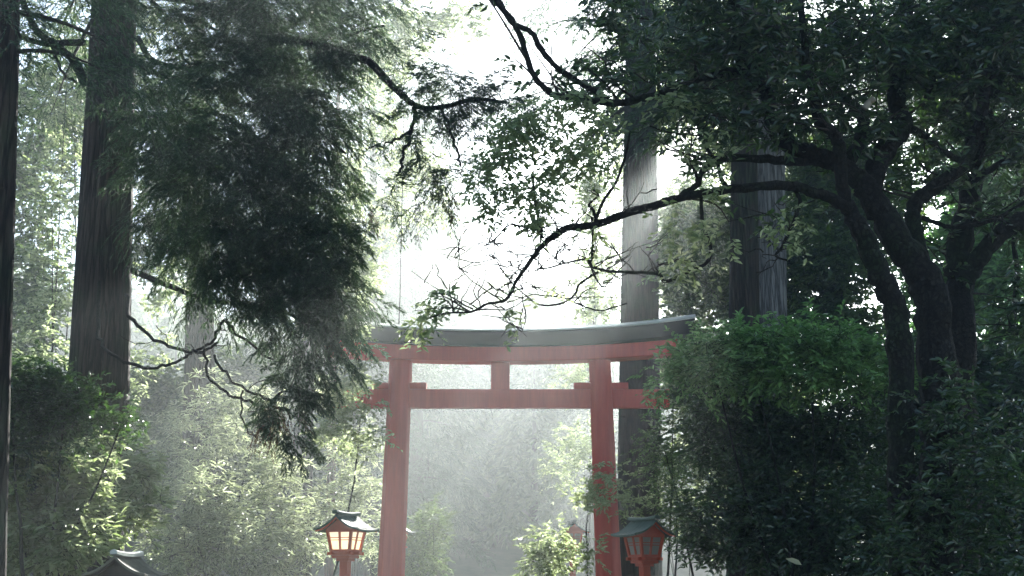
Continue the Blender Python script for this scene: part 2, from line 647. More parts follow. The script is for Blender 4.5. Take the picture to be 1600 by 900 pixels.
def sweep(name, mat, prof, half, flare, curve, par, bevel=0.012, seg=44):
    """beam along x; prof: (y, z); ends lean outward by flare*z; curve(x) lifts it"""
    mb = MB()
    rings = []
    prof = np.array(prof)
    z0 = prof[:, 1].min()
    for u in np.linspace(-1, 1, seg):
        x = u * (half + flare * (prof[:, 1] - z0))
        rings.append(np.stack([x, prof[:, 0], prof[:, 1] + np.array([curve(k) for k in x])], -1))
    mb.loft(rings)
    return mb.build(name, mat, par, bevel)


LIFT = 22 / KX


def curve(x):
    return LIFT * (abs(x) / (310 / KX)) ** 2.3


z_s0, z_k0, z_k1 = z567, tz(545), tz(524)
sweep('shimaki', M['red'], [(-0.25, z_s0), (0.25, z_s0), (0.25, z_k0 + 0.0), (-0.25, z_k0)], 270 / KX, 0.25, lambda x: curve(x) * 0.75, torii)
hk = z_k1 - z_k0
kas = sweep('kasagi', M['black'], [(-0.34, z_k0 + 0.002), (0.34, z_k0 + 0.002), (0.44, z_k0 + hk), (-0.44, z_k0 + hk)], 293 / KX, 0.45, lambda x: curve(x) + 0.003, torii)
sweep('kasagi_cap', M['cap'], [(-0.47, z_k1 + 0.003), (0.47, z_k1 + 0.003), (0.47, z_k1 + 0.035), (0.0, z_k1 + 0.175), (-0.47, z_k1 + 0.035)],
      302 / KX, 0.45, lambda x: curve(x) + 0.003, torii, 0.005)
zn0, zn1 = tz(638), tz(609)
mb = MB()
mb.box((0, 0, (zn0 + zn1) / 2), (2 * 262 / KX, 0.2, zn1 - zn0))
mb.build('nuki', M['red'], torii, 0.012)
mb = MB()
mb.box((0, 0, (zn1 + z567) / 2), (29 / KX, 0.16, z567 - zn1 + 0.02))
mb.build('gakuzuka', M['red'], torii, 0.012)
for sx in (-1, 1):
    for si in (-1, 1):
        mb = MB()
        xw = sx * col_x(zn1) + si * (0.25 + 12.5 / KX - 0.02)
        hw = 10 / KX
        mb.box((xw, 0, zn1 + hw / 2 + 0.001), (26 / KX, 0.24, hw))
        mb.build('wedge', M['red'], torii, 0.008)


# ------------------------------------------------------------------ LANTERNS
def make_lantern(label, loc, rz, mirror, lit, post_top, sc=1.0, old=False):
    """post lantern: corbels, sill with crossing noses, flaring papered box, curved gable roof. Local +(-y) is the gable front"""
    t = thing('post_lantern', label, 'lantern', loc, rz, 'red lanterns along the path')
    red = M['wood_dark'] if old else M['red_lamp']
    roofm = M['roof_old'] if old else M['roof']
    Zp = post_top
    mb = MB()
    mb.box((0, 0, Zp / 2), (0.14, 0.14, Zp))
    mb.build('post', red, t, 0.008)
    mb = MB()
    mb.box((0, 0, Zp + 0.022), (0.22, 0.22, 0.05))
    mb.box((0, 0, Zp + 0.067), (0.33, 0.33, 0.045))
    mb.build('corbel', red, t, 0.006)
    z0 = Zp + 0.09
    mb = MB()
    for k in (-1, 1):
        mb.box((0, k * 0.15, z0 + 0.026), (0.5, 0.05, 0.05))
        mb.box((k * 0.15, 0, z0 + 0.029), (0.05, 0.5, 0.05))
    mb.box((0, 0, z0 + 0.03), (0.36, 0.36, 0.036))
    mb.build('sill', red, t, 0.005)
    # box: bottom half width a, top half width b
    a, b, h = 0.168, 0.225, 0.36
    z1 = z0 + 0.055
    fr = MB()
    mun = MB()
    for sx in (-1, 1):
        for sy in (-1, 1):
            fr.bar((sx * a, sy * a, z1), (sx * b, sy * b, z1 + h), 0.046, 0.046)
    for zz, s_, th in ((z1 + 0.02, a + 0.003, 0.04), (z1 + h - 0.02, b - 0.003, 0.05)):
        for k in (-1, 1):
            fr.bar((-s_, k * s_, zz), (s_, k * s_, zz), 0.036, th)
            fr.bar((k * s_, -s_, zz), (k * s_, s_, zz), 0.036, th)
    for k in (-1, 1):
        for off in (-0.012, 0.012):
            fr_a, fr_b = a * 0.99, b * 0.99
            mun.bar((off - 0.004, k * fr_a, z1 + 0.03), (off + 0.004, k * fr_b, z1 + h - 0.04), 0.012, 0.02)
            mun.bar((k * fr_a, off, z1 + 0.03), (k * fr_b, off, z1 + h - 0.04), 0.012, 0.02)
            s_ = a + (b - a) * 0.58
            zz = z1 + h * 0.58 + off * 1.6
            mun.bar((-s_, k * (s_ + 0.001), zz), (s_, k * (s_ + 0.001), zz), 0.014, 0.012)
            mun.bar((k * (s_ + 0.001), -s_, zz), (k * (s_ + 0.001), s_, zz), 0.014, 0.012)
    fr.build('lamp_frame', red, t, 0.004)
    mun.build('lattice', red, t)
    mb = MB()
    ring = lambda s_, z: [(-s_, -s_, z), (s_, -s_, z), (s_, s_, z), (-s_, s_, z)]
    mb.loft([ring(a - 0.012, z1 + 0.01), ring(b - 0.012, z1 + h - 0.01)], False)
    mb.build('paper_panel', M['paper_lit'] if lit else M['paper'], t)
    # gable boards (front and back) under the roof, then the roof
    z2 = z1 + h
    hs, rise, hl = 0.40, 0.255, 0.36
    us = np.linspace(-1, 1, 21)

    def rz_(u):
        k = 1 - abs(u)
        return z2 - 0.045 + rise * (0.45 * k + 0.55 * k ** 2.0) + 0.03 * max(0, abs(u) - 0.7)

    for k in (-1, 1):
        mb = MB()
        pr = [u for u in us if abs(u) <= 0.62]
        top = [(u * hs, rz_(u) - 0.012) for u in pr]
        pts = [(-0.62 * hs, z2 - 0.012)] + top + [(0.62 * hs, z2 - 0.012)]
        y0, y1 = k * 0.235, k * 0.205
        A = [(x, y0, z) for x, z in pts]
        B = [(x, y1, z) for x, z in pts]
        mb.loft([A, B] if k > 0 else [B, A])
        mb.build('gable_board', red, t)
    mb = MB()
    rings = []
    # thick curved roof, eaves turned up at the corners
    for yv in np.linspace(-hl, hl, 9):
        cor = 0.03 * (abs(yv) / hl) ** 3
        top = [(u * hs * (1 + 0.04 * (abs(yv) / hl) ** 2), yv, rz_(u) + 0.028 + cor * abs(u) ** 2) for u in us]
        bot = [(u * hs * (1 + 0.04 * (abs(yv) / hl) ** 2), yv, rz_(u) - 0.008 + cor * abs(u) ** 2) for u in us[::-1]]
        rings.append(top + bot)
    mb.loft(rings)
    mb.build('roof', roofm, t, 0.004)
    # seams of the sheet roof
    sm = MB()
    for yv in np.linspace(-hl * 0.86, hl * 0.86, 15 if old else 7):
        for s_ in (-1, 1):
            pts = [(s_ * u * hs, yv, rz_(u) + 0.03) for u in np.linspace(0.06, 0.98, 9)]
            sm.tube(pts, 0.007 if old else 0.0045, 5)
    sm.build('roof_seam', roofm, t)
    mb = MB()
    rings = []
    for yv in np.linspace(-hl * 1.08, hl * 1.08, 11):
        zt_ = rz_(0) + 0.026 + 0.022 * (abs(yv) / hl) ** 2
        rings.append([(-0.05, yv, zt_ - 0.012), (0.05, yv, zt_ - 0.012), (0.045, yv, zt_ + 0.035), (0.0, yv, zt_ + 0.05), (-0.045, yv, zt_ + 0.035)])
    mb.loft(rings)
    mb.build('ridge_cap', M['cap'] if old else roofm, t, 0.004)
    # barge boards under the roof edge
    for k in (-1, 1):
        mb = MB()
        for s_ in (-1, 1):
            pts = [np.array((s_ * u * hs, k * (hl - 0.03), rz_(u) - 0.018 + 0.03 * u * u)) for u in np.linspace(0.0, 0.97, 8)]
            for p, q in zip(pts[:-1], pts[1:]):
                mb.bar(p, q, 0.02, 0.03)
        mb.build('barge_board', red, t)
    t.scale = (sc, sc, sc)
    return t


def lantern_at(label, px, py_eave, Y, rz, lit, sc=1.0, old=False):
    p = P(px, py_eave, Y)
    gz = float(hill_z(np.array(p[0]), np.array(p[1]))) if Y > 40 else 0.0
    top = (p[2] - gz) / sc - 0.46
    return make_lantern(label, (p[0], p[1], gz), rz, False, lit, top, sc, old)


lantern_at('red post lantern glowing warm in front of the left torii column', 541, 832, 20.5, math.radians(-23), True)
lantern_at('dark red unlit post lantern under shrubs right of the gate column', 1006, 840, 20.5, math.radians(30), False)
lantern_at('hazy red lantern mostly hidden behind the left torii column', 620, 834, 33.0, math.radians(-12), True)
lantern_at('distant red lantern half hidden by leaves of the bush beside the gate', 894, 834, 33.0, math.radians(8), False)
lantern_at('low lantern with weathered brown roof below the big cedar trunk', 196, 904, 13.5, math.radians(-8), False, 0.85, True)


def grow(paths, n2, L2, rngscale=1.0, start=0.25):
    """secondary branches out of traced limbs: list of polylines"""
    out = []
    for p, r in paths:
        seg = np.linalg.norm(np.diff(p, axis=0), axis=1).sum()
        n = max(1, int(seg * n2))
        for k in range(n):
            i = int(len(p) * (start + (1 - start) * rng.random() * 0.99))
            i = min(i, len(p) - 1)
            d = rvec(1)[0]
            d[2] = abs(d[2]) * 0.6 + 0.1 * rng.normal()
            d /= np.linalg.norm(d)
            ln = L2 * rng.uniform(0.5, 1.3)
            a = p[i]
            m = a + d * ln * 0.5 + rng.normal(0, 0.08 * ln, 3)
            b = m + (d + rng.normal(0, 0.35, 3)) * ln * 0.5
            q, rr = smooth_path([a, m, b], [min(r[i] * 0.5, 0.018), 0.009, 0.005], 3)
            out.append((q, rr))
    return out


# ------------------------------------------------------------------ TREES
def rel(pts, base):
    return np.asarray(pts) - base


def trunk_mesh(mb, base_px, top_px, Y, r_px, extra_top=None, flare=1.35, dY=0.0, lump=0.035, sides=20):
    """trunk seen through two pixels, run down to the ground (and up to extra_top metres)"""
    a = P(base_px[0], base_px[1], Y)
    b = P(top_px[0], top_px[1], Y + dY)
    d = (b - a) / (b[2] - a[2])
    zt_ = extra_top or b[2]
    zs = np.concatenate([[-0.3, 0.0, 0.25, 0.6, 1.1], np.linspace(1.8, zt_, 22)])
    pts = np.array([a + d * (z - a[2]) for z in zs])
    r0, r1 = r_px[0] / ppm(Y), r_px[1] / ppm(Y)
    rb = np.interp(zs, [a[2], b[2]], [r0, r1])
    slope = (r1 - r0) / (b[2] - a[2])
    rb = np.where(zs > b[2], np.maximum(0.05, r1 + slope * 1.2 * (zs - b[2])), rb)
    up = zs > b[2]
    if up.any():
        rb[up] = r1 * (1 - 0.85 * (zs[up] - b[2]) / max(zt_ - b[2], 1e-3))
    rb *= 1 + (flare - 1) * np.exp(-np.clip(zs, 0, None) / 0.5)
    # fluted cedar trunk
    ang = np.linspace(0, 2 * PI, sides, endpoint=False)
    ph = rng.uniform(0, 6.28, 3)
    fl = 1 + lump * np.sin(3 * ang + ph[0]) + lump * np.sin(5 * ang + ph[1]) + lump * 0.7 * np.sin(9 * ang + ph[2])
    rings = []
    for p, r, z in zip(pts, rb, zs):
        k = 1 + 0.6 * math.exp(-max(z, 0) / 0.8)
        rr = r * (1 + (fl - 1) * k + rng.normal(0, 0.008, sides))
        rings.append(p + np.stack([rr * np.cos(ang), rr * np.sin(ang), 0 * ang], -1))
    mb.loft(rings, True, True)
    return pts, rb


def conifer_crown(wood, leaf, axis_pt, z0, z1, R, nb, per, strands, blades, bl, bw, Ls=0.7, fill=0.35):
    """drooping tiers round a trunk; axis_pt(z) gives the axis"""
    S, D, Ln = [], [], []
    for i in range(nb):
        t = (i + rng.random()) / nb
        z = z0 + (z1 - z0) * t
        az = i * 2.399 + rng.normal(0, 0.3)
        ln = R * (1 - t) ** 0.7 * rng.uniform(0.6, 1.1) + 0.4
        dirh = np.array([math.cos(az), math.sin(az), 0])
        c = axis_pt(z)
        u = np.linspace(0, 1, 6)
        pts = c + dirh * (ln * u)[:, None] + np.array([0, 0, 1.0]) * (0.12 * ln * u - 0.42 * ln * u ** 2 * (1 - 0.5 * t))[:, None]
        if wood is not None:
            wood.tube(pts, np.linspace(0.012 + 0.014 * ln, 0.006, 6), 5, 0, True, False)
        n = max(3, int(per * ln))
        uu = fill + (1 - fill) * rng.random(n) ** 0.8
        s = np.stack([np.interp(uu, u, pts[:, k]) for k in range(3)], -1)
        S.append(s)
        lat = np.cross(dirh, [0, 0, 1.0])
        D.append(dirh * 0.7 + lat * rng.normal(0, 0.8, (n, 1)) + np.array([0, 0, -0.25]) + rng.normal(0, 0.2, (n, 3)))
        Ln.append(Ls * rng.uniform(0.7, 1.25, n))
    cedar_sprays(None, leaf, np.concatenate(S), np.concatenate(D), np.concatenate(Ln), strands, blades, bl, bw)


def finish(root, base, parts):
    d = {n: (mb, mat) for n, mb, mat in parts}
    for tw, cr in (('twigs', 'crown'), ('branches', 'crown'), ('twigs', 'foliage'), ('hanging_twigs', 'hanging_leaves')):
        if tw in d and cr in d and d[tw][0].v and d[cr][0].v:
            d[cr][0].absorb(d[tw][0])
            shift(d[cr][0], base).build(cr, d[cr][1], root, 0, d[tw][1])
            parts = [p for p in parts if p[0] not in (tw, cr)]
    for name, mb, mat in parts:
        if mb.v:
            shift(mb, base).build(name, mat, root)


# --- far-left trunk
def simple_cedar(label, base_px, top_px, Y, r_px, top, crown, mat='bark', name='cedar_tree', group=None, lump=0.035, dY=0.0, dead=0):
    w, wd, lf = MB(), MB(), MB()
    pts, rb = trunk_mesh(w, base_px, top_px, Y, r_px, top, lump=lump, dY=dY)
    base = np.array([pts[1][0], pts[1][1], float(hill_z(np.array(pts[1][0]), np.array(pts[1][1])))])
    ax = lambda z: np.array([np.interp(z, pts[:, 2], pts[:, k]) for k in range(3)])
    if crown:
        conifer_crown(wd, lf, ax, *crown)
    for i in range(dead):
        z = rng.uniform(2.5, 9)
        az = rng.uniform(0, 6.28)
        ln = rng.uniform(0.3, 0.9)
        p = ax(z)
        q = p + ln * np.array([math.cos(az), math.sin(az), rng.uniform(-0.4, 0.2)])
        wd.tube(wander(p, q, 5, 0.03), np.linspace(0.022, 0.006, 5), 5)
    t = thing(name, label, 'tree', base, 0, group)
    finish(t, base, [('trunk', w, M[mat]), ('branches', wd, M['twig']), ('crown', lf, M['cedar'])])
    return t


simple_cedar('dark cedar trunk at the left edge, leaning slightly away', (-6, 800), (10, 50), 12.0, (17, 22), 16, (6.9, 16, 1.3, 50, 14, 6, 10, 0.08, 0.014))

# --- big left cedar with the hanging dark crown
BL_Y = 18.0
w, wd, lf, dry = MB(), MB(), MB(), MB()
pts, rb = trunk_mesh(w, (152, 640), (178, 10), BL_Y, (47, 36), 22.0, flare=1.25)
base = np.array([pts[1][0], pts[1][1], 0.0])
ax = lambda z: np.array([np.interp(z, pts[:, 2], pts[:, k]) for k in range(3)])
conifer_crown(wd, lf, ax, 10.6, 22, 4.2, 60, 9, 7, 8, 0.11, 0.02)
limbs = []
CY = 15.0
# dense hanging foliage, cluster by cluster: (x, y, rx, ry, depth, half depth, sprays)
clusters = [
    (300, 60, 120, 90, 16.5, 1.0, 260), (430, 40, 120, 80, 15.5, 1.0, 300), (520, 70, 70, 80, 15.0, 0.8, 170),
    (255, 190, 60, 90, 16.6, 0.8, 130), (370, 190, 120, 100, 15.6, 1.0, 330), (480, 180, 80, 80, 15.0, 0.8, 220),
    (520, 250, 45, 60, 14.8, 0.5, 90), (415, 300, 110, 90, 15.0, 1.0, 340), (330, 330, 60, 70, 15.8, 0.7, 110),
    (490, 350, 60, 70, 14.6, 0.7, 150), (430, 420, 115, 60, 14.8, 0.8, 300), (525, 420, 45, 45, 14.5, 0.5, 120),
    (245, 310, 40, 90, 17.0, 0.7, 150), (240, 200, 40, 90, 17.2, 0.6, 120), (265, 400, 40, 40, 17.0, 0.5, 60),
    (350, 440, 70, 50, 15.2, 0.6, 100), (470, 485, 90, 40, 14.6, 0.6, 170), (530, 500, 38, 50, 14.4, 0.4, 100),
    (510, 560, 40, 40, 14.4, 0.4, 70), (390, 500, 70, 30, 15.0, 0.5, 70),
    (495, 660, 26, 45, 14.2, 0.25, 46), (455, 640, 22, 30, 14.2, 0.2, 20), (480, 705, 25, 25, 14.2, 0.2, 22),
    (600, 20, 40, 40, 15.5, 0.5, 60), (560, 120, 30, 45, 15.0, 0.4, 46), (560, 200, 30, 50, 14.9, 0.4, 34),
]
S, D, Ln = [], [], []
for cx, cy, rx, ry, Y, dY, n in clusters:
    nf = max(5, int(n * 0.34))
    p, v = in_ellipsoids([px_ell(cx - (36 if cy > 380 else 56) * min(1, max(0, (cx - 290) / 120)), cy - 16 - (20 if cy > 380 else 0) - ry * 0.15, rx * 0.85, ry * 0.85, Y, dY)], nf)
    d = np.array([0.6, -0.3, -0.12]) + v * 0.75 + rng.normal(0, 0.28, (nf, 3))
    a, b, c = fronds(p, d, rng.uniform(0.55, 0.95, nf) * (0.5 if n < 60 else (0.75 if cy > 380 else 1.0)), 9)
    S.append(a)
    D.append(b)
    Ln.append(c)
S, D, Ln = map(np.concatenate, (S, D, Ln))
cedar_sprays(wd, lf, S, D, Ln, 5, 15, 0.05, 0.0085, 0.5, 0.003)
# limbs through the crown
for pix, Y, dY, r in [
    ([(200, 90), (260, 120), (330, 110), (420, 70), (520, 60), (600, 40)], 17.6, -2.2, (5, 2)),
    ([(215, 60), (240, 95), (290, 105), (330, 100), (400, 140), (480, 190), (540, 240)], 17.6, -2.8, (5, 2)),
    ([(205, 180), (240, 190), (300, 170), (380, 200), (450, 280), (500, 360), (545, 420)], 17.7, -3.2, (5, 2)),
    ([(150, 150), (190, 185), (250, 182), (330, 215), (400, 330), (470, 430), (530, 480)], 17.6, -3.1, (4, 2)),
    ([(200, 420), (260, 445), (330, 470), (420, 480), (500, 520), (520, 590)], 17.6, -3.2, (5, 2)),
    ([(575, 95), (600, 120), (625, 145), (650, 165), (690, 168), (740, 155), (790, 160)], 15.0, -0.6, (6.5, 3)),
    ([(420, 60), (500, 70), (575, 95)], 15.6, -0.6, (7, 6.5)),
    ([(650, 165), (645, 195), (632, 240), (622, 272)], 14.6, 0.0, (4, 2)),
    ([(640, 205), (610, 222), (575, 232)], 14.7, 0.2, (2.5, 1.5)),
    ([(690, 168), (700, 200), (715, 240), (720, 260)], 14.5, 0.0, (3, 1.5)),
    ([(197, 460), (203, 495), (235, 525), (270, 542), (310, 550), (340, 535)], 17.4, -2.6, (3.2, 2)),
    ([(155, 440), (154, 510), (165, 545), (215, 572), (260, 570), (300, 552), (330, 535), (350, 500)], 17.3, -2.4, (3, 2)),
    ([(320, 545), (325, 585), (350, 610), (380, 625), (412, 635), (450, 640)], 14.9, -0.6, (2.2, 2)),
    ([(335, 555), (370, 600), (415, 622), (460, 610), (490, 640)], 14.9, -0.6, (2.2, 1.6)),
    ([(350, 500), (400, 545), (440, 560), (480, 540)], 15.0, -0.4, (2.2, 1.4)),
    ([(380, 610), (378, 650), (390, 675), (400, 680)], 14.8, 0, (1.5, 1)),
    ([(135, 130), (110, 90), (60, 50), (30, -10)], 17.4, -1.5, (8, 5)),
    ([(130, 66), (60, 66), (0, 40)], 17.4, -1.5, (6, 4)),
    ([(80, 70), (95, 110), (120, 130)], 16.5, 0.5, (3, 2)),
    ([(515, 300), (516, 330), (512, 360)], 14.6, 0.0, (2.0, 1.2)),
]:
    limbs.append(px_path(pix, Y, r, dY))
# loose sprays out over the middle (lit from behind)
loose = [(670, 135, 45, 32, 14.6, 0.4, 80), (730, 135, 35, 30, 14.4, 0.3, 55), (690, 165, 55, 25, 14.5, 0.3, 60), (790, 160, 30, 30, 14.2, 0.3, 46),
         (690, 245, 32, 34, 14.5, 0.3, 46), (640, 180, 30, 25, 14.7, 0.3, 24), (720, 265, 28, 22, 14.4, 0.3, 26),
         (610, 300, 45, 12, 14.7, 0.3, 22), (680, 300, 36, 20, 14.5, 0.3, 18), (610, 50, 40, 30, 15.0, 0.3, 26), (560, 170, 25, 40, 14.8, 0.3, 20)]
S, D, Ln = [], [], []
for cx, cy, rx, ry, Y, dY, n in loose:
    nf = max(4, int(n * 0.42))
    p, v = in_ellipsoids([px_ell(cx, cy, rx, ry, Y, dY)], nf)
    a, b, c = fronds(p, np.array([0.1, 0, 0.05]) + v + rng.normal(0, 0.35, (nf, 3)), rng.uniform(0.3, 0.5, nf), 7)
    S.append(a)
    D.append(b)
    Ln.append(c)
S, D, Ln = map(np.concatenate, (S, D, Ln))
cedar_sprays(wd, lf, S, D, Ln, 5, 12, 0.042, 0.007, 0.3, 0.003)
# brown dead bunches
S, D, Ln = [], [], []
for cx, cy, rx, ry, Y, n in [(432, 640, 24, 26, 14.2, 40), (415, 650, 14, 20, 14.2, 14), (578, 322, 9, 10, 14.6, 8), (700, 300, 12, 10, 14.5, 6), (735, 325, 14, 8, 14.4, 8)]:
    p, v = in_ellipsoids([px_ell(cx, cy, rx, ry, Y, 0.18)], n)
    S.append(p)
    D.append(np.array([0.1, 0, -0.8]) + rng.normal(0, 0.3, (n, 3)))
    Ln.append(rng.uniform(0.16, 0.3, n))
S, D, Ln = map(np.concatenate, (S, D, Ln))
cedar_sprays(None, dry, S, D, Ln, 6, 14, 0.035, 0.006, 0.5)
for p, r in grow(limbs[-12:], 1.6, 0.4, 1.0, 0.3):
    wd.tube(p + np.cumsum(rng.normal(0, 0.01, p.shape), 0), np.minimum(r, 0.006), 4, 0, True, False)
t = thing('cedar_tree', 'massive dark cedar with drooping needle crown hanging left of the gate', 'tree', base)
finish(t, base, [('trunk', w, M['bark']), ('twigs', wd, M['twig']), ('crown', lf, M['cedar']), ('dead_needles', dry, M['cedar_dry'])])
for i, (p, r) in enumerate(limbs):
    if r.max() < 0.035:
        k = rng.normal(0, 0.016, p.shape)
        k[0] = k[-1] = 0
        p = p + k
    mb = MB()
    mb.tube(p, r, 8, 0.04)
    shift(mb, base).build('branch', M['bark_moss'], t)

# --- other cedars
simple_cedar('broad misty cedar trunk behind the bamboo, left of the gate', (311, 680), (311, 520), 33.0, (26, 22), 22, (17.0, 23, 2.6, 30, 5, 6, 7, 0.16, 0.035, 0.9))
simple_cedar('tall cedar with grey brown trunk rising right behind the gate', (999, 800), (1001, 60), 33.0, (34, 25), 27, (14.8, 27, 4.6, 66, 5, 6, 7, 0.16, 0.035, 0.9), dead=10)
simple_cedar('dark cedar trunk of the twin pair, left one', (1163, 640), (1163, 100), 27.0, (26, 19), 25, (13.0, 25, 4.4, 60, 5, 6, 7, 0.16, 0.035, 0.9))
simple_cedar('pale grey cedar trunk of the twin pair, right one', (1206, 640), (1205, 100), 28.0, (26, 20), 26, (13.4, 26, 4.4, 60, 5, 6, 7, 0.16, 0.035, 0.9), mat='bark_grey')
for lab, bx, tx_, Y, r, rt, top in [
    ('slim hazy trunk standing among sunlit bushes left of the lit lantern', 479, 484, 36.0, 8, 6, 24),
    ('slim hazy trunk rising just behind the lit lantern', 553, 557, 38.0, 6.5, 5, 25),
    ('reddish slim trunk beside the sunlit bamboo', 515, 520, 42.0, 8, 6, 26),
]:
    simple_cedar(lab, (bx, 860), (tx_, 600), Y, (r, rt), top, (19.0, top, 1.8, 26, 5, 6, 7, 0.16, 0.035, 0.8), lump=0.02, mat='bark_red' if 'reddish' in lab else 'bark')


# --- broadleaf evergreens on the right: traced stems
def sprays_from(paths, per_m, L, start=0.3):
    S, D = [], []
    for p, r in paths:
        seg = np.linalg.norm(np.diff(p, axis=0), axis=1).sum()
        n = max(2, int(seg * per_m))
        u = start + (1 - start) * rng.random(n)
        i = np.clip((u * (len(p) - 1)).astype(int), 0, len(p) - 2)
        fr = (u * (len(p) - 1) - i)[:, None]
        S.append(p[i] * (1 - fr) + p[i + 1] * fr)
        tdir = nrm(p[i + 1] - p[i])
        D.append(tdir * 0.6 + rvec(n, 0.6) * 0.9)
    S, D = np.concatenate(S), np.concatenate(D)
    return S, D, L * rng.uniform(0.6, 1.25, len(S))


A_Y = 12.0
limbA = {
    'trunk2': px_path([(1468, 905), (1470, 700), (1466, 560), (1455, 470), (1440, 425), (1400, 370), (1370, 320), (1345, 285)], A_Y, (34, 30, 24, 19), 0.1),
    'l2': px_path([(1345, 285), (1310, 257), (1270, 241), (1230, 226), (1207, 190), (1195, 140), (1160, 95), (1150, 25), (1142, -60), (1120, -200)], A_Y + 0.1, (17, 13, 12, 8), -0.6),
    'l3': px_path([(1362, 300), (1372, 255), (1400, 212), (1410, 190), (1400, 160), (1405, 100), (1415, 30), (1425, -60), (1460, -220)], A_Y + 0.1, (16, 17, 12, 8), 0.8),
    'l1': px_path([(1412, 905), (1408, 700), (1405, 540), (1396, 470), (1370, 420), (1345, 360), (1322, 318)], A_Y - 0.35, (21, 20, 18, 12), 0.1),
    'l1up': px_path([(1322, 322), (1316, 285), (1312, 240), (1303, 210), (1280, 190), (1274, 160), (1262, 110), (1255, 40), (1240, -60)], A_Y - 0.25, (11, 9, 5), -0.5),
    'l1left': px_path([(1328, 330), (1300, 309), (1270, 299), (1235, 290), (1175, 292), (1100, 302), (1050, 313), (980, 333), (935, 349), (887, 357), (865, 369), (847, 385), (828, 409), (807, 439), (791, 468), (761, 475), (737, 487), (700, 489), (672, 496)],
                      A_Y - 0.3, (10, 8, 7, 6, 3.5, 2.0, 1.2), -0.9),
    'l4': px_path([(1320, 262), (1340, 228), (1350, 192), (1328, 162), (1300, 130), (1288, 90), (1300, 20)], A_Y + 0.1, (12, 9, 5), 0.9),
    'l2h': px_path([(1282, 252), (1250, 252), (1200, 249), (1140, 247), (1118, 250), (1096, 270), (1088, 290), (1068, 302), (1060, 312)], A_Y, (8, 6, 4), -0.4),
    'l2l': px_path([(1196, 140), (1160, 112), (1110, 120), (1060, 137), (1020, 150), (980, 160), (950, 160), (915, 156), (875, 152), (850, 137), (830, 110), (810, 50), (780, 8), (735, -30)], A_Y - 0.3, (7, 6, 6, 5, 5), -0.8),
    'l2m': px_path([(950, 158), (935, 146), (900, 125), (870, 105), (845, 75), (830, 50), (800, 35), (780, 0), (770, -40)], A_Y - 0.7, (4.5, 5, 4), -0.3),
    'l6': px_path([(1437, 415), (1433, 383), (1427, 344), (1430, 316), (1452, 298), (1483, 278), (1507, 252), (1530, 200), (1540, 120)], A_Y + 0.3, (13, 12, 9), 0.4),
    'l3r': px_path([(1408, 194), (1444, 212), (1468, 232), (1499, 251), (1520, 262)], A_Y + 0.4, (7, 6, 5), 0.3),
    'l1h': px_path([(1148, 300), (1130, 285), (1120, 255), (1100, 225), (1090, 190), (1085, 140), (1090, 60)], A_Y - 0.4, (4, 3, 2), 0.0),
    'lc': px_path([(1238, 292), (1250, 315), (1238, 350), (1222, 385), (1212, 400), (1235, 408)], A_Y - 0.4, (3.5, 2.5, 1.5), 0),
    'ld': px_path([(1095, 305), (1098, 350), (1110, 385), (1105, 410), (1075, 425), (1040, 440), (1028, 428), (980, 425), (945, 423), (925, 415), (915, 405), (880, 412), (860, 418), (840, 421), (833, 428)], A_Y - 0.45, (3, 2.5, 1.2), -0.4),
    'le': px_path([(847, 385), (870, 405), (890, 413)], A_Y - 1.0, (1.2, 0.8), 0),
    'lf': px_path([(925, 340), (926, 380), (925, 420), (938, 445), (945, 448)], A_Y - 0.8, (2.2, 1.2), 0),
    'lg': px_path([(980, 474), (960, 480), (935, 485), (897, 473), (880, 465), (850, 462), (825, 459)], A_Y - 0.6, (1.4, 0.9), 0),
    'lh': px_path([(935, 425), (925, 430), (905, 445), (898, 460), (880, 473), (860, 477), (840, 475), (822, 462), (802, 445), (795, 435), (783, 420), (776, 408), (763, 397)], A_Y - 0.6, (2.0, 1.6, 1.0), -0.3),
    'li': px_path([(817, 425), (816, 465), (822, 495), (815, 520)], A_Y - 1.0, (0.9, 0.7), 0),
    'lj': px_path([(828, 416), (805, 414), (790, 418)], A_Y - 1.0, (0.9, 0.6), 0),
    'lk': px_path([(750, 485), (735, 475), (720, 468)], A_Y - 1.1, (1.0, 0.7), 0),
    'll': px_path([(847, 372), (842, 345), (835, 310), (832, 270)], A_Y - 0.9, (3, 2.5), 0),
    'lm': px_path([(930, 350), (928, 330), (920, 320), (935, 305), (925, 295)], A_Y - 0.75, (2.5, 1.5), 0),
    'ln': px_path([(930, 345), (945, 310), (960, 290), (975, 250), (985, 205)], A_Y - 0.7, (3, 2), 0),
    'lo': px_path([(852, 362), (820, 355), (795, 352), (775, 372), (755, 385)], A_Y - 0.95, (1.8, 1), 0),
}
B_Y = 12.8
limbB = {
    'trunk5': px_path([(1495, 905), (1494, 700), (1496, 560), (1500, 440), (1500, 375), (1515, 310), (1525, 225), (1540, 150), (1555, 75), (1566, -20), (1580, -200)], B_Y, (34, 28, 21, 18, 16, 12, 9), 0.4),
    'l7': px_path([(1508, 440), (1518, 418), (1546, 383), (1577, 356), (1610, 335), (1680, 300)], B_Y, (15, 14, 12), -0.3),
    'l8': px_path([(1520, 285), (1534, 276), (1561, 256), (1605, 242), (1680, 220)], B_Y, (6, 5, 4), -0.4),
    'l9': px_path([(1440, 340), (1468, 350), (1491, 355), (1530, 350), (1570, 335), (1610, 310)], B_Y - 0.3, (4, 3.5, 3), 0),
    'l10': px_path([(1440, 165), (1480, 95), (1540, 105), (1610, 122)], B_Y - 0.2, (4, 5, 5), 0),
    'l11': px_path([(1555, 150), (1570, 100), (1585, 20), (1600, -60)], B_Y, (6, 6, 4), 0.5),
    'l12': px_path([(1580, 520), (1590, 430), (1585, 380), (1600, 280)], B_Y + 0.6, (5, 4, 3), 0),
}


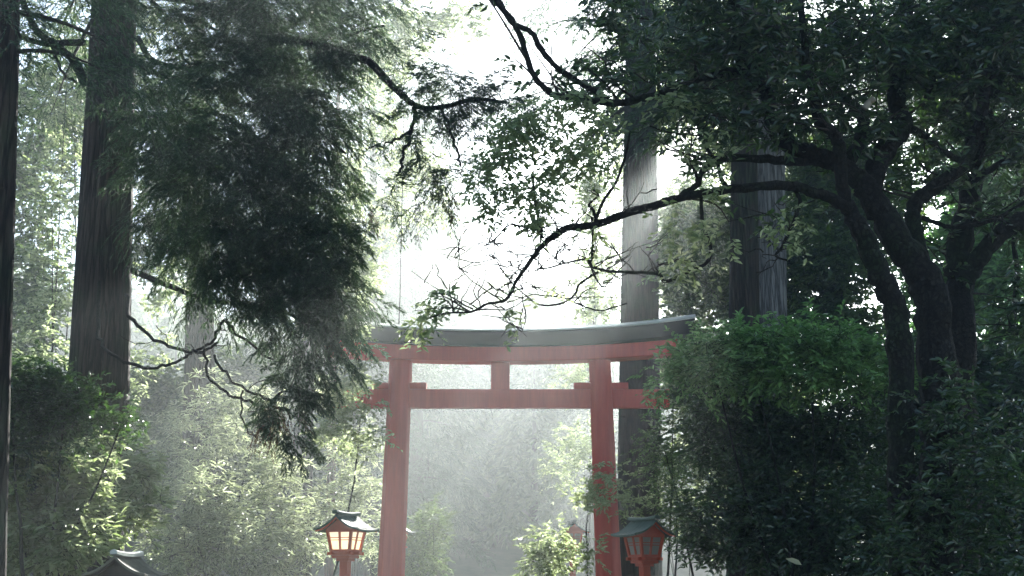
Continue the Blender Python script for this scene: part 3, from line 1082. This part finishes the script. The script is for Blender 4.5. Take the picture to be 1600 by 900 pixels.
def broadleaf(label, paths, trunk_keys, extra_clumps, n_clump, seedless, leafdense, base):
    w, tw_, lf = MB(), MB(), MB()
    t = thing('evergreen_tree', label, 'tree', base)
    for k, (p, r) in paths.items():
        mb = MB()
        mb.tube(p, r * (1 + 0.06 * np.sin(np.arange(len(r)) * 1.9)), 10 if r.max() > 0.03 else 6, 0.04)
        shift(mb, base).build('trunk' if k in trunk_keys else 'branch', M['bark_moss'], t)
    leafy = [paths[k] for k in leafdense]
    sec = grow(leafy, 2.6, 0.75)
    ter = grow(sec, 2.2, 0.4, 1.0, 0.3)
    for p, r in sec + ter:
        tw_.tube(p, r, 4, 0, True, False)
    S, D, L = sprays_from(sec + ter, 4.2, 0.26)
    broad_sprays(tw_, lf, S, D, L, 7, 0.115, 0.042, 0.3, 0.0025)
    # clumps filling the canopy
    if extra_clumps:
        ells = [px_ell(*e) for e in extra_clumps]
        p, v = in_ellipsoids(ells, n_clump)
        # each clump: a twig of ~0.6 m and several sprays
        for q in p:
            d = rvec(1)[0] * np.array([1, 1, 0.5])
            b = q + d * 0.5 * rng.uniform(0.6, 1.3)
            tw_.tube(wander(q, b, 4, 0.03), np.linspace(0.008, 0.003, 4), 4, 0, True, False)
        ns = 5
        S = np.repeat(p, ns, 0) + rvec(len(p) * ns) * 0.24 * rng.random((len(p) * ns, 1))
        D = rvec(len(S), 0.6)
        broad_sprays(tw_, lf, S, D, rng.uniform(0.16, 0.32, len(S)), 7, 0.125, 0.046, 0.3, 0.0025)
    finish(t, base, [('twigs', tw_, M['twig']), ('crown', lf, M['evergreen'])])
    return t, lf


baseA = np.array([P(1455, 905, A_Y)[0], A_Y, 0.0])
for d_ in (limbA, limbB):
    for k in list(d_):
        if k.startswith('trunk') or k == 'l1':
            p, r = d_[k]
            q0 = p[0].copy()
            q0[2] = -0.2
            d_[k] = (np.vstack([q0, p]), np.concatenate([[r[0] * 1.4], r]))
canopyA = [
    (1180, 60, 110, 90, 11.6, 1.0), (1080, 50, 80, 80, 11.4, 0.8), (1290, 70, 110, 100, 11.8, 1.2), (1230, 170, 80, 60, 11.6, 0.8),
    (1120, 190, 70, 60, 11.4, 0.6), (1380, 60, 100, 90, 12.2, 1.2), (1470, 100, 90, 90, 12.4, 1.2), (1330, 200, 60, 60, 12.4, 0.8),
    (1040, 170, 60, 50, 11.3, 0.6), (1260, 330, 60, 30, 12.6, 0.5), (1440, 250, 60, 60, 12.8, 0.6),
    (1500, -140, 200, 130, 12.2, 1.6), (1080, -60, 120, 60, 11.2, 1.2),
    (960, 90, 50, 50, 11.2, 0.5), (970, 20, 60, 30, 11.2, 0.6),
]
tA, lfA = broadleaf('many-stemmed mossy evergreen tree, long bare limb reaching out over the gate', limbA, ('trunk2', 'l1'), canopyA, 410, 0,
                    ['l2', 'l3', 'l4', 'l1up', 'l2l', 'l6', 'l1h', 'l2h', 'l3r'], baseA)
bare = grow([limbA[k] for k in ('ld', 'lh', 'lg', 'l1left', 'le', 'lj', 'lc', 'lo', 'lf', 'li', 'lk')], 6.5, 0.5, 1.0, 0.4)
bare2 = grow(bare, 3.0, 0.28, 1.0, 0.3)
mbt = MB()
for p, r in bare + bare2:
    p = p.copy()
    p += np.cumsum(rng.normal(0, 0.012, p.shape), 0)
    mbt.tube(p, np.linspace(0.0075, 0.003, len(p)), 4, 0, True, False)
# stub of a sawn limb
mb = MB()
p, r = px_path([(1350, 170), (1358, 160), (1366, 154)], A_Y - 0.25, (6, 5))
mb.tube(p, r, 10, 0.03)
shift(mb, baseA).build('branch_stub', M['stub'], tA)['label'] = 'pale sawn stub of a cut limb'
# sparse hanging leaves on the reaching limbs
tw_, lf = mbt, MB()
spots = [(800, 215, 55, 45, 70), (850, 200, 45, 60, 60), (770, 265, 40, 40, 50), (830, 300, 50, 40, 70), (880, 250, 50, 40, 60), (930, 200, 40, 60, 50),
         (770, 330, 30, 18, 16), (845, 340, 30, 30, 20), (940, 260, 25, 25, 16), (930, 360, 15, 15, 7), (810, 190, 30, 50, 30), (900, 160, 50, 22, 34), (760, 300, 28, 25, 18),
         (690, 465, 30, 12, 11), (668, 490, 26, 20, 18), (655, 515, 14, 20, 9), (800, 490, 14, 8, 5), (812, 520, 6, 14, 3), (868, 450, 14, 8, 4), (825, 455, 20, 10, 3), (1060, 400, 40, 50, 20), (1060, 340, 40, 30, 16), (1100, 225, 50, 40, 22), (1120, 280, 30, 30, 14), (1050, 160, 50, 30, 30),
         (1110, 370, 40, 40, 26), (1230, 350, 40, 40, 22)]
for cx, cy, rx, ry, n in spots:
    p, v = in_ellipsoids([px_ell(cx, cy, rx, ry, A_Y - 1.0, 0.25)], n)
    broad_sprays(tw_, lf, p, rvec(n, 0.5) + np.array([-0.2, 0, -0.3]), rng.uniform(0.1, 0.2, n), 5, 0.085, 0.036, 0.4, 0.002)
finish(tA, baseA, [('hanging_twigs', tw_, M['twig']), ('hanging_leaves', lf, M['bright'])])

baseB = np.array([P(1495, 905, B_Y)[0], B_Y, 0.0])
canopyB = [(1540, 60, 90, 90, 12.6, 1.2), (1590, 180, 60, 120, 12.6, 1.0), (1500, 180, 60, 60, 13.3, 0.8), (1590, 330, 40, 60, 13.0, 0.6), (1620, 480, 50, 60, 12.6, 0.6),
           (1660, 0, 160, 200, 13, 1.8)]
broadleaf('evergreen tree with pale lower bark at the right edge', limbB, ('trunk5',), canopyB, 420, 0, ['trunk5', 'l7', 'l8', 'l10', 'l11'], baseB)


# ------------------------------------------------------------------ SHRUBS AND UNDERGROWTH
def shrub(label, ells, n, ns, L, ll, lw, mat, Ybase, name='shrub', cat='shrub', m=9, stems=6, group=None, droop=0.25, up=0.6, clump=0.3, bdx=0.0):
    ells = [px_ell(*e) for e in ells]
    cx = np.mean([e[0][0] for e in ells]) + bdx
    cy = np.mean([e[0][1] for e in ells])
    base = np.array([cx, cy, float(hill_z(np.array(cx), np.array(cy)))])
    w, tw_, lf = MB(), MB(), MB()
    p, v = in_ellipsoids(ells, n)
    p[:, 2] = np.maximum(p[:, 2], base[2] + 0.1)
    S = np.repeat(p, ns, 0) + rvec(n * ns) * clump * rng.random((n * ns, 1))
    D = rvec(len(S), 0.6) + np.repeat(v, ns, 0) * 0.5 + np.array([0, 0, 0.15])
    broad_sprays(tw_, lf, S, D, L * rng.uniform(0.6, 1.2, len(S)), m, ll, lw, droop, 0.003 * max(1.0, ll / 0.09), up)
    stems_ = []
    for k in range(max(1, stems // 2)):
        e = ells[k % len(ells)]
        tip = e[0] + rvec(1)[0] * e[1] * 0.4
        b0 = base + np.array([rng.normal(0, 0.25), rng.normal(0, 0.25), -0.1])
        mid = b0 * 0.55 + tip * 0.45 + rng.normal(0, 0.12, 3)
        q, r = smooth_path([b0, mid, tip], [0.03, 0.021, 0.008], 5)
        q = q + rng.normal(0, 0.012, q.shape)
        stem = MB()
        stem.tube(q, r, 6, 0.05)
        stems_.append(stem)
    t = thing(name, label, cat, base, 0, group)
    finish(t, base, [('twigs', tw_, M['twig']), ('foliage', lf, M[mat])])
    for stem in stems_:
        shift(stem, base).build('stem', M['bark_moss'], t)
    return t


# right side: layered maple, dark hedge shrubs
shrub('fresh green maple with layered leaf tiers beside the gate end', [
    (1125, 552, 50, 16, 17.0, 0.7), (1190, 535, 70, 14, 16.8, 0.9), (1275, 542, 70, 18, 16.6, 0.9), (1350, 556, 50, 18, 16.8, 0.7),
    (1045, 588, 34, 8, 17.0, 0.4), (1130, 585, 60, 12, 16.6, 0.6), (1240, 590, 70, 9, 16.2, 0.6), (1080, 565, 30, 10, 16.9, 0.4), (1330, 600, 50, 9, 16.3, 0.5), (1420, 570, 30, 24, 17, 0.4)],
    300, 5, 0.34, 0.115, 0.046, 'maple', 17, 'maple_shrub', 'shrub', 9, 8, None, 0.25, 1.5, 0.3)
shrub('dense dark evergreen shrub filling the space under the maple', [
    (1150, 670, 80, 70, 18.5, 1.0), (1230, 690, 90, 90, 18.2, 1.0), (1320, 680, 80, 90, 17.8, 1.0), (1095, 640, 30, 50, 18.8, 0.6)],
    440, 5, 0.3, 0.1, 0.045, 'evergreen', 18, clump=0.22)
low = shrub('low dark shrub around the twin cedar roots', [
    (1160, 800, 80, 70, 17.6, 0.9), (1230, 830, 90, 70, 17.2, 0.9), (1330, 820, 80, 90, 16.6, 0.9), (1095, 850, 30, 50, 18.2, 0.5)],
    440, 5, 0.3, 0.1, 0.045, 'evergreen', 17, clump=0.22)
mb = MB()
pa, pb_ = P(1253, 883, 15.7), P(1228, 871, 15.75)
add_leaves(mb, pa[None], (pb_ - pa)[None], np.array([[0.1, -0.75, 0.65]]), [np.linalg.norm(pb_ - pa)], [0.1], 0.12)
shift(mb, np.array(low.location)).build('leaf', M['pale_leaf'], low)['label'] = 'single large pale yellow leaf'
sh = shrub('glossy dark shrub at the foot of the mossy evergreen stems', [
    (1500, 650, 80, 60, 11.4, 0.5), (1560, 740, 70, 80, 11.2, 0.6), (1480, 780, 70, 70, 11.2, 0.5), (1560, 860, 80, 60, 11.0, 0.5), (1420, 860, 50, 60, 11.2, 0.4)],
    150, 4, 0.26, 0.085, 0.034, 'evergreen', 11)
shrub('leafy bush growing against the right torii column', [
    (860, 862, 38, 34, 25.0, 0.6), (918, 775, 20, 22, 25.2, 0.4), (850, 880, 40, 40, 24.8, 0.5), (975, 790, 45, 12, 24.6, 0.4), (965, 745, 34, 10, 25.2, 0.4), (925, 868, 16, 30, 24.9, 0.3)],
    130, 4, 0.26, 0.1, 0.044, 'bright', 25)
shrub('young bush behind the dark lantern with speckled light', [
    (1040, 700, 35, 70, 24, 0.6), (1060, 790, 35, 60, 23, 0.6), (1060, 620, 30, 40, 24, 0.5)],
    150, 4, 0.3, 0.08, 0.034, 'shrub', 24)

# left side
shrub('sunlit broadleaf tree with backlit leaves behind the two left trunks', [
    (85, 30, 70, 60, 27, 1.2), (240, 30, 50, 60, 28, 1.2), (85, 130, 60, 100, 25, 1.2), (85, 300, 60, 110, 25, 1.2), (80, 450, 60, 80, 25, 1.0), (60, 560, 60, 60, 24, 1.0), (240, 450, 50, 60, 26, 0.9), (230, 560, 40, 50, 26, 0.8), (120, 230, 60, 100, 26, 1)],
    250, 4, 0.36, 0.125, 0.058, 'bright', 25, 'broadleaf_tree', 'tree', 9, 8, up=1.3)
shrub('shaded evergreen shrub spreading before the big cedar trunk', [
    (40, 620, 80, 50, 14.0, 0.6), (110, 640, 55, 34, 14.0, 0.5), (190, 662, 50, 12, 14.2, 0.2), (40, 695, 60, 34, 14.0, 0.5)],
    230, 5, 0.24, 0.075, 0.034, 'evergreen', 14)
shrub('brilliant sunlit shrub with white glossy leaves in the lower left corner', [
    (85, 770, 70, 55, 14.8, 0.5), (60, 840, 80, 50, 14.4, 0.5), (150, 715, 34, 26, 15.6, 0.3), (212, 730, 20, 44, 17.2, 0.25), (210, 800, 20, 34, 17.2, 0.2), (20, 740, 40, 50, 14.2, 0.4), (120, 850, 45, 30, 14.0, 0.3)],
    300, 4, 0.26, 0.15, 0.055, 'bright', 14, up=3.2)
for lab, e, n in [
    ('feathery bamboo clump in front of the broad misty trunk', [(330, 640, 60, 60, 30, 0.9), (300, 700, 60, 60, 29.5, 0.9), (390, 660, 50, 60, 30, 0.9)], 150),
    ('pale bamboo clump catching sun, left of the lit lantern', [(310, 780, 40, 50, 26, 0.7), (290, 850, 60, 50, 25.5, 0.7), (360, 840, 50, 50, 26, 0.7)], 170),
    ('sunny bamboo thicket directly left of the lit lantern', [(420, 760, 50, 60, 29, 0.8), (450, 830, 60, 60, 28, 0.8), (400, 870, 50, 40, 27, 0.7)], 190),
    ('tall hazy bamboo thicket behind the lit lantern', [(560, 720, 40, 70, 34, 0.8), (520, 790, 50, 70, 33, 0.8), (580, 820, 40, 70, 33, 0.8)], 160),
]:
    shrub(lab, e, int(n * 0.55), 5, 0.5, 0.2, 0.034, 'bamboo', 28, 'bamboo_clump', 'bamboo', 10, 6, None, 0.45, 2.0, 0.3)
shrub('bright whitish leafy tree leaning in at the left gate end, hidden upper clumps added for shade', [
    (568, 540, 22, 26, 24.6, 0.6), (560, 615, 30, 32, 24.6, 0.6), (535, 600, 36, 30, 24.4, 0.6), (530, 660, 40, 36, 24.4, 0.7), (570, 690, 24, 20, 24.6, 0.5), (548, 425, 44, 50, 25.2, 0.8), (500, 480, 40, 46, 25.0, 0.8), (590, 655, 10, 10, 24.6, 0.5)],  # upper clumps, unseen behind the cedar crown, added to shade the evergreen shrub
    190, 4, 0.34, 0.12, 0.055, 'bright', 24, 'broadleaf_tree', 'tree', 8, 2, up=1.5, bdx=-0.75)
shrub('pale airy tree with sunlit leaf sprays across the top middle', [
    (650, 40, 60, 40, 31, 1.0), (725, 35, 45, 36, 31, 1.0), (600, 90, 40, 60, 31, 1.0), (650, 260, 46, 40, 32, 0.8), (610, 340, 40, 40, 32, 0.8), (690, 330, 30, 24, 32, 0.6), (600, 200, 30, 50, 31, 0.8), (570, 440, 20, 40, 32, 0.6), (545, 300, 20, 90, 32, 0.6)],
    300, 4, 0.45, 0.13, 0.055, 'bright', 31, 'broadleaf_tree', 'tree', 9, 2)
shrub('rounded misty bush beyond the gate opening by the left column', [(670, 830, 30, 40, 36, 0.7), (650, 880, 50, 40, 35, 0.7)],
      110, 5, 0.4, 0.12, 0.05, 'hill', 36)
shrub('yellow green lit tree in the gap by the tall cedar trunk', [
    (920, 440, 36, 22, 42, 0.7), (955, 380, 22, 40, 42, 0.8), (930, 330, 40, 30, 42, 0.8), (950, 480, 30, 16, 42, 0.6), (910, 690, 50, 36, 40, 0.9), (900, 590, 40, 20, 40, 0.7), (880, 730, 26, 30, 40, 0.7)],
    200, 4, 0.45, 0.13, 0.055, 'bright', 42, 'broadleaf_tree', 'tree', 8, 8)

# the forest wall behind on the right and left
walls = [
    ('backlit leafy tree in the gap between the tall cedar and the twin cedars, with added sun-blocking clumps', [(1085, 420, 70, 80, 40, 1.4), (940, 405, 22, 22, 41, 0.6), (992, 372, 14, 44, 41, 0.5), (928, 482, 26, 14, 41, 0.6), (972, 455, 16, 18, 41, 0.5), (1080, 560, 60, 60, 40, 1.2), (928, 300, 16, 30, 42, 0.6), (1026, 205, 18, 24, 41, 0.7), (1064, 160, 14, 16, 41, 0.6), (1100, 215, 14, 16, 41, 0.7), (956, 190, 18, 18, 41.5, 0.6), (985, 262, 22, 22, 42, 0.6), (940, 215, 20, 14, 42, 0.6), (1090, 130, 80, 60, 41, 1.4), (1000, 175, 30, 30, 42, 0.9), (1040, 40, 80, 40, 41, 1.3), (1180, 240, 50, 120, 41, 1.5), (1180, 420, 70, 80, 41, 1.5), (1270, 300, 60, 120, 41, 1.5), (1180, 60, 80, 70, 41, 1.5), (1080, 335, 66, 46, 41, 1.5), (1140, 345, 40, 40, 40, 1.2), (1030, 400, 26, 40, 41, 0.8), (1010, 300, 12, 30, 41, 0.6), (1150, 200, 50, 50, 40, 1.2)], 1000, 'bright'),  # crown widened and split into clumps to shade near haze and form shafts
    ('thin leafy understorey tree added for shade just left of the twin cedars', [(1085, 410, 46, 60, 31, 0.8), (1090, 480, 50, 50, 31, 0.8), (1100, 350, 40, 50, 31, 0.7), (1180, 360, 60, 60, 31.5, 0.8), (1190, 450, 60, 60, 31, 0.8)], 110, 'shrub'),  # added to keep the low sun off the haze before the hedge
    ('dense evergreen tree closing the view behind the mossy limbs', [(1290, 430, 80, 70, 30, 1.6), (1350, 330, 80, 90, 31, 1.6), (1290, 260, 60, 80, 32, 1.4), (1300, 520, 80, 40, 30, 1.4)], 300, 'shrub'),
    ('evergreen tree with sunny green patches behind the right edge', [(1540, 420, 90, 90, 27, 1.4), (1560, 280, 80, 100, 28, 1.6), (1470, 450, 60, 80, 28, 1.2), (1590, 560, 60, 90, 27, 1.2)], 300, 'maple'),
    ('dark tall evergreen crown high behind the right trunks', [(1440, 150, 120, 120, 32, 2.0), (1560, 80, 120, 120, 32, 2.0), (1340, 60, 70, 60, 33, 2.0)], 150, 'evergreen'),
    ('shadowy undergrowth bush behind the right tree stems', [(1450, 620, 90, 90, 21, 1.2), (1540, 640, 90, 90, 21, 1.2), (1440, 780, 90, 90, 20, 1.2), (1540, 820, 90, 90, 20, 1.2)], 420, 'evergreen'),
    ('sun-speckled bush showing through behind the twin cedar trunks', [(1120, 740, 90, 90, 32, 1.4), (1250, 760, 90, 90, 32, 1.4), (1180, 620, 90, 60, 33, 1.4), (1080, 600, 40, 80, 36, 1.2), (1350, 760, 60, 100, 30, 1.2)], 170, 'bright'),
    ('dim bush in the shade behind the big cedar, left', [(250, 640, 60, 60, 36, 1.4), (240, 740, 60, 80, 34, 1.4), (350, 600, 60, 50, 38, 1.2), (430, 600, 60, 40, 38, 1.2), (340, 720, 70, 70, 36, 1.2)], 330, 'hill'),
    ('dark evergreen at the far left, showing between trunks', [(30, 250, 60, 160, 33, 1.6), (30, 480, 60, 120, 33, 1.4), (160, 150, 100, 120, 34, 1.4), (260, 330, 60, 120, 34, 1.4)], 300, 'shrub'),
]
for lab, e, n, mt in walls:
    shrub(lab, e, int(n * 1.9), 5, 0.55, 0.18, 0.085, mt, 30, 'evergreen_tree' if 'bush' not in lab else 'shrub', 'tree' if 'bush' not in lab else 'shrub', 9, 6, None, 0.25, 0.6, 0.5)

# --- misty cedars beyond (mid distance, behind the top centre of the picture)
for lab, px, Y, top, R in [
    ('sun-bleached cedar in thick mist, upper middle, first from the dark crown', 600, 76, 33, 4.4),
    ('sun-bleached cedar in thick mist, above the middle of the gate', 690, 80, 29, 4.6),
    ('pale sunlit cedar in mist, its branches beside the dark hanging crown', 580, 54, 28, 2.8),
    ('narrow hazy cedar added to split the sunlight in the mist left of the tall brown trunk', 925, 62, 22, 0.8),  # put in as a sun blocker so that shafts form in the mist
    ('pale sunlit cedar in mist, its branches over the left gate column', 650, 58, 28, 2.8),
    ('faint cedar deep in the mist just right of the dark hanging crown', 545, 84, 33, 5.0),
    ('faint cedar deep in the mist over the left gate column', 640, 94, 33, 5.6),
    ('faint shorter cedar deep in the mist over the gate middle', 720, 100, 30, 5.6),
    ('faint low cedar deep in the mist, near the middle of the gate lintel', 790, 100, 24, 5.4),
    ('tall pale cedar behind the hanging dark crown', 470, 52, 25, 3.0),
]:
    simple_cedar(lab, (px, 860), (px + 2, 500), Y, (0.35 * ppm(Y), 0.28 * ppm(Y)), top, (16.2 if R == 4.51 else 3.5, top, R, int((30 if R < 1 else 26 if R < 3 else 15) * R), 9, 7, 7, 0.2, 0.05, 1.0))


# --- wooded hillside: copies of two trees
def hill_conifer():
    w, lf = MB(), MB()
    w.tube([(0, 0, -0.5), (0, 0, 5), (0, 0, 11)], [0.22, 0.15, 0.03], 7)
    conifer_crown(None, lf, lambda z: np.array([0, 0, z]), 1.5, 11.5, 2.6, 70, 6, 5, 4, 0.46, 0.14, 0.9)
    t = thing('hill_conifer', 'x', 'tree', (0, 0, 0))
    w.build('trunk', M['bark'], t)
    lf.build('crown', M['hill'], t)
    return t


def hill_broadleaf():
    w, lf = MB(), MB()
    w.tube([(0, 0, -0.5), (0.1, 0, 2.5), (0.2, 0.1, 5.5)], [0.2, 0.15, 0.05], 7)
    e = [(np.array((0, 0, 5.0)), np.array((2.4, 2.4, 2.0))), (np.array((1.2, -0.6, 6.6)), np.array((1.7, 1.7, 1.4))), (np.array((-1.2, 0.5, 6.0)), np.array((1.7, 1.7, 1.5))), (np.array((0.2, 0.8, 7.4)), np.array((1.3, 1.3, 1.1))), (np.array((0.6, -1.4, 3.8)), np.array((1.7, 1.5, 1.3)))]
    p, v = in_ellipsoids(e, 420)
    S = np.repeat(p, 4, 0) + rvec(len(p) * 4) * 0.4 * rng.random((len(p) * 4, 1))
    broad_sprays(None, lf, S, rvec(len(S), 0.6), rng.uniform(0.3, 0.6, len(S)), 4, 0.46, 0.24)
    t = thing('hill_broadleaf', 'x', 'tree', (0, 0, 0))
    w.build('trunk', M['bark'], t)
    lf.build('crown', M['hill'], t)
    return t


pc, pb = hill_conifer(), hill_broadleaf()
BIG = [(690, 84, 1.9), (775, 90, 1.9), (860, 82, 1.8), (620, 80, 1.8)]
first = {}
spots = []
for yy in np.arange(74, 150, 6.2):
    w_ = 0.52 * yy
    for xx in np.arange(-w_, w_, 5.4):
        spots.append((xx + rng.normal(0, 1.2), yy + rng.normal(0, 1.6)))
for xx, yy in spots:
    if len(first) == 0 or rng.random() < 0.55:
        src, kind = pc, 'conifer'
    else:
        src, kind = pb, 'broad'
    lab = 'hazy conifer on the misty hillside beyond the gate' if kind == 'conifer' else 'hazy rounded tree on the misty hillside beyond the gate'
    grp = 'hazy conifers on the hillside' if kind == 'conifer' else 'hazy rounded trees on the hillside'
    loc = (xx, yy, float(hill_z(np.array(xx), np.array(yy))))
    s = rng.uniform(0.7, 1.15)
    if kind not in first:
        first[kind] = 1
        src.location = loc
        src.rotation_euler = (0, 0, rng.uniform(0, 6.28))
        src['label'] = lab
        src['group'] = grp
    else:
        copy_thing(src, loc, rng.uniform(0, 6.28), lab, grp, s)

for k, (px_, yy, s_) in enumerate(BIG):
    xx = float(P(px_, 600, yy)[0])
    copy_thing(pb, (xx, yy, float(hill_z(np.array(xx), np.array(yy)))), 1.3 * k,
               ['large hazy rounded tree topping the mist above the gate lintel', 'large hazy rounded tree in the mist above the centre strut of the gate',
                'large hazy rounded tree beside the tall cedar, above the gate lintel', 'large hazy rounded tree showing over the left end of the gate'][k], 'large hazy trees over the gate', s_)

# ground cover so the forest floor is not bare
p = np.stack([rng.uniform(-26, 26, 9000), rng.uniform(6, 48, 9000), np.zeros(9000)], -1)
p = p[np.abs(p[:, 0] - XC) > 2.7]
p[:, 2] = hill_z(p[:, 0], p[:, 1])
lf = MB()
broad_sprays(None, lf, p, rvec(len(p)) * np.array([1, 1, 0.4]) + np.array([0, 0, 0.8]), rng.uniform(0.25, 0.6, len(p)), 7, 0.14, 0.05)
o = lf.build('undergrowth', M['shrub'])
o['kind'] = 'stuff'

# ------------------------------------------------------------------ HAZE
HZ = MB()
HZ.box((0, 92, 20.0), (310, 240, 42.4))
m, nt, out = new_mat('morning_haze')
pv = N(nt, 'ShaderNodeVolumePrincipled')
pv.inputs['Color'].default_value = (0.87, 0.96, 0.97, 1)
pv.inputs['Density'].default_value = 0.0027
pv.inputs['Anisotropy'].default_value = 0.64
pv.inputs['Density Attribute'].default_value = ''
nt.links.new(pv.outputs[0], out.inputs['Volume'])
try:
    m.cycles.homogeneous_volume = True
except Exception:
    pass
o = HZ.build('haze', m)
o['kind'] = 'stuff'

# ------------------------------------------------------------------ LIGHT
sd = ray(1125, 140)
sd = sd / np.linalg.norm(sd)
elev = math.asin(sd[2])
azim = math.atan2(sd[0], sd[1])       # from +Y towards +X
SUNZ = math.degrees(elev)
ld = bpy.data.lights.new('sun', 'SUN')
ld.energy = 5.0
ld.angle = math.radians(0.5)
ld.color = (1.0, 0.97, 0.91)
lo = bpy.data.objects.new('sun', ld)
COL.objects.link(lo)
from mathutils import Vector
lo.rotation_euler = Vector((float(sd[0]), float(sd[1]), float(sd[2]))).to_track_quat('Z', 'Y').to_euler()
lo.location = (0, -5, 30)

wld = bpy.data.worlds.new('World')
SC.world = wld
wld.use_nodes = True
nt = wld.node_tree
nt.nodes.clear()
out = nt.nodes.new('ShaderNodeOutputWorld')
bg = nt.nodes.new('ShaderNodeBackground')
sky = nt.nodes.new('ShaderNodeTexSky')
sky.sky_type = 'NISHITA'
sky.sun_disc = False
sky.sun_elevation = elev
sky.sun_rotation = azim
sky.dust_density = 0.4
sky.ozone_density = 2.0
bg.inputs['Strength'].default_value = 0.05
nt.links.new(sky.outputs[0], bg.inputs[0])
nt.links.new(bg.outputs[0], out.inputs[0])

# ------------------------------------------------------------------ CAMERA / RENDER
cd = bpy.data.cameras.new('camera')
cd.sensor_width = 36
cd.lens = 36 * FPX / 1600.0
cd.clip_end = 1500
co = bpy.data.objects.new('camera', cd)
COL.objects.link(co)
co.location = tuple(CAM)
co.rotation_euler = (PI / 2 + TH, 0, 0)
SC.camera = co

SC.view_settings.view_transform = 'Standard'
SC.view_settings.look = 'None'
SC.view_settings.exposure = 2.45
SC.view_settings.gamma = 1.0
SC.render.resolution_x = 1024
SC.render.resolution_y = 576
SC.cycles.max_bounces = 5
SC.cycles.diffuse_bounces = 1
SC.cycles.glossy_bounces = 2
SC.cycles.transmission_bounces = 3
SC.cycles.volume_bounces = 0
SC.cycles.sample_clamp_indirect = 6.0
SC.cycles.use_denoising = True
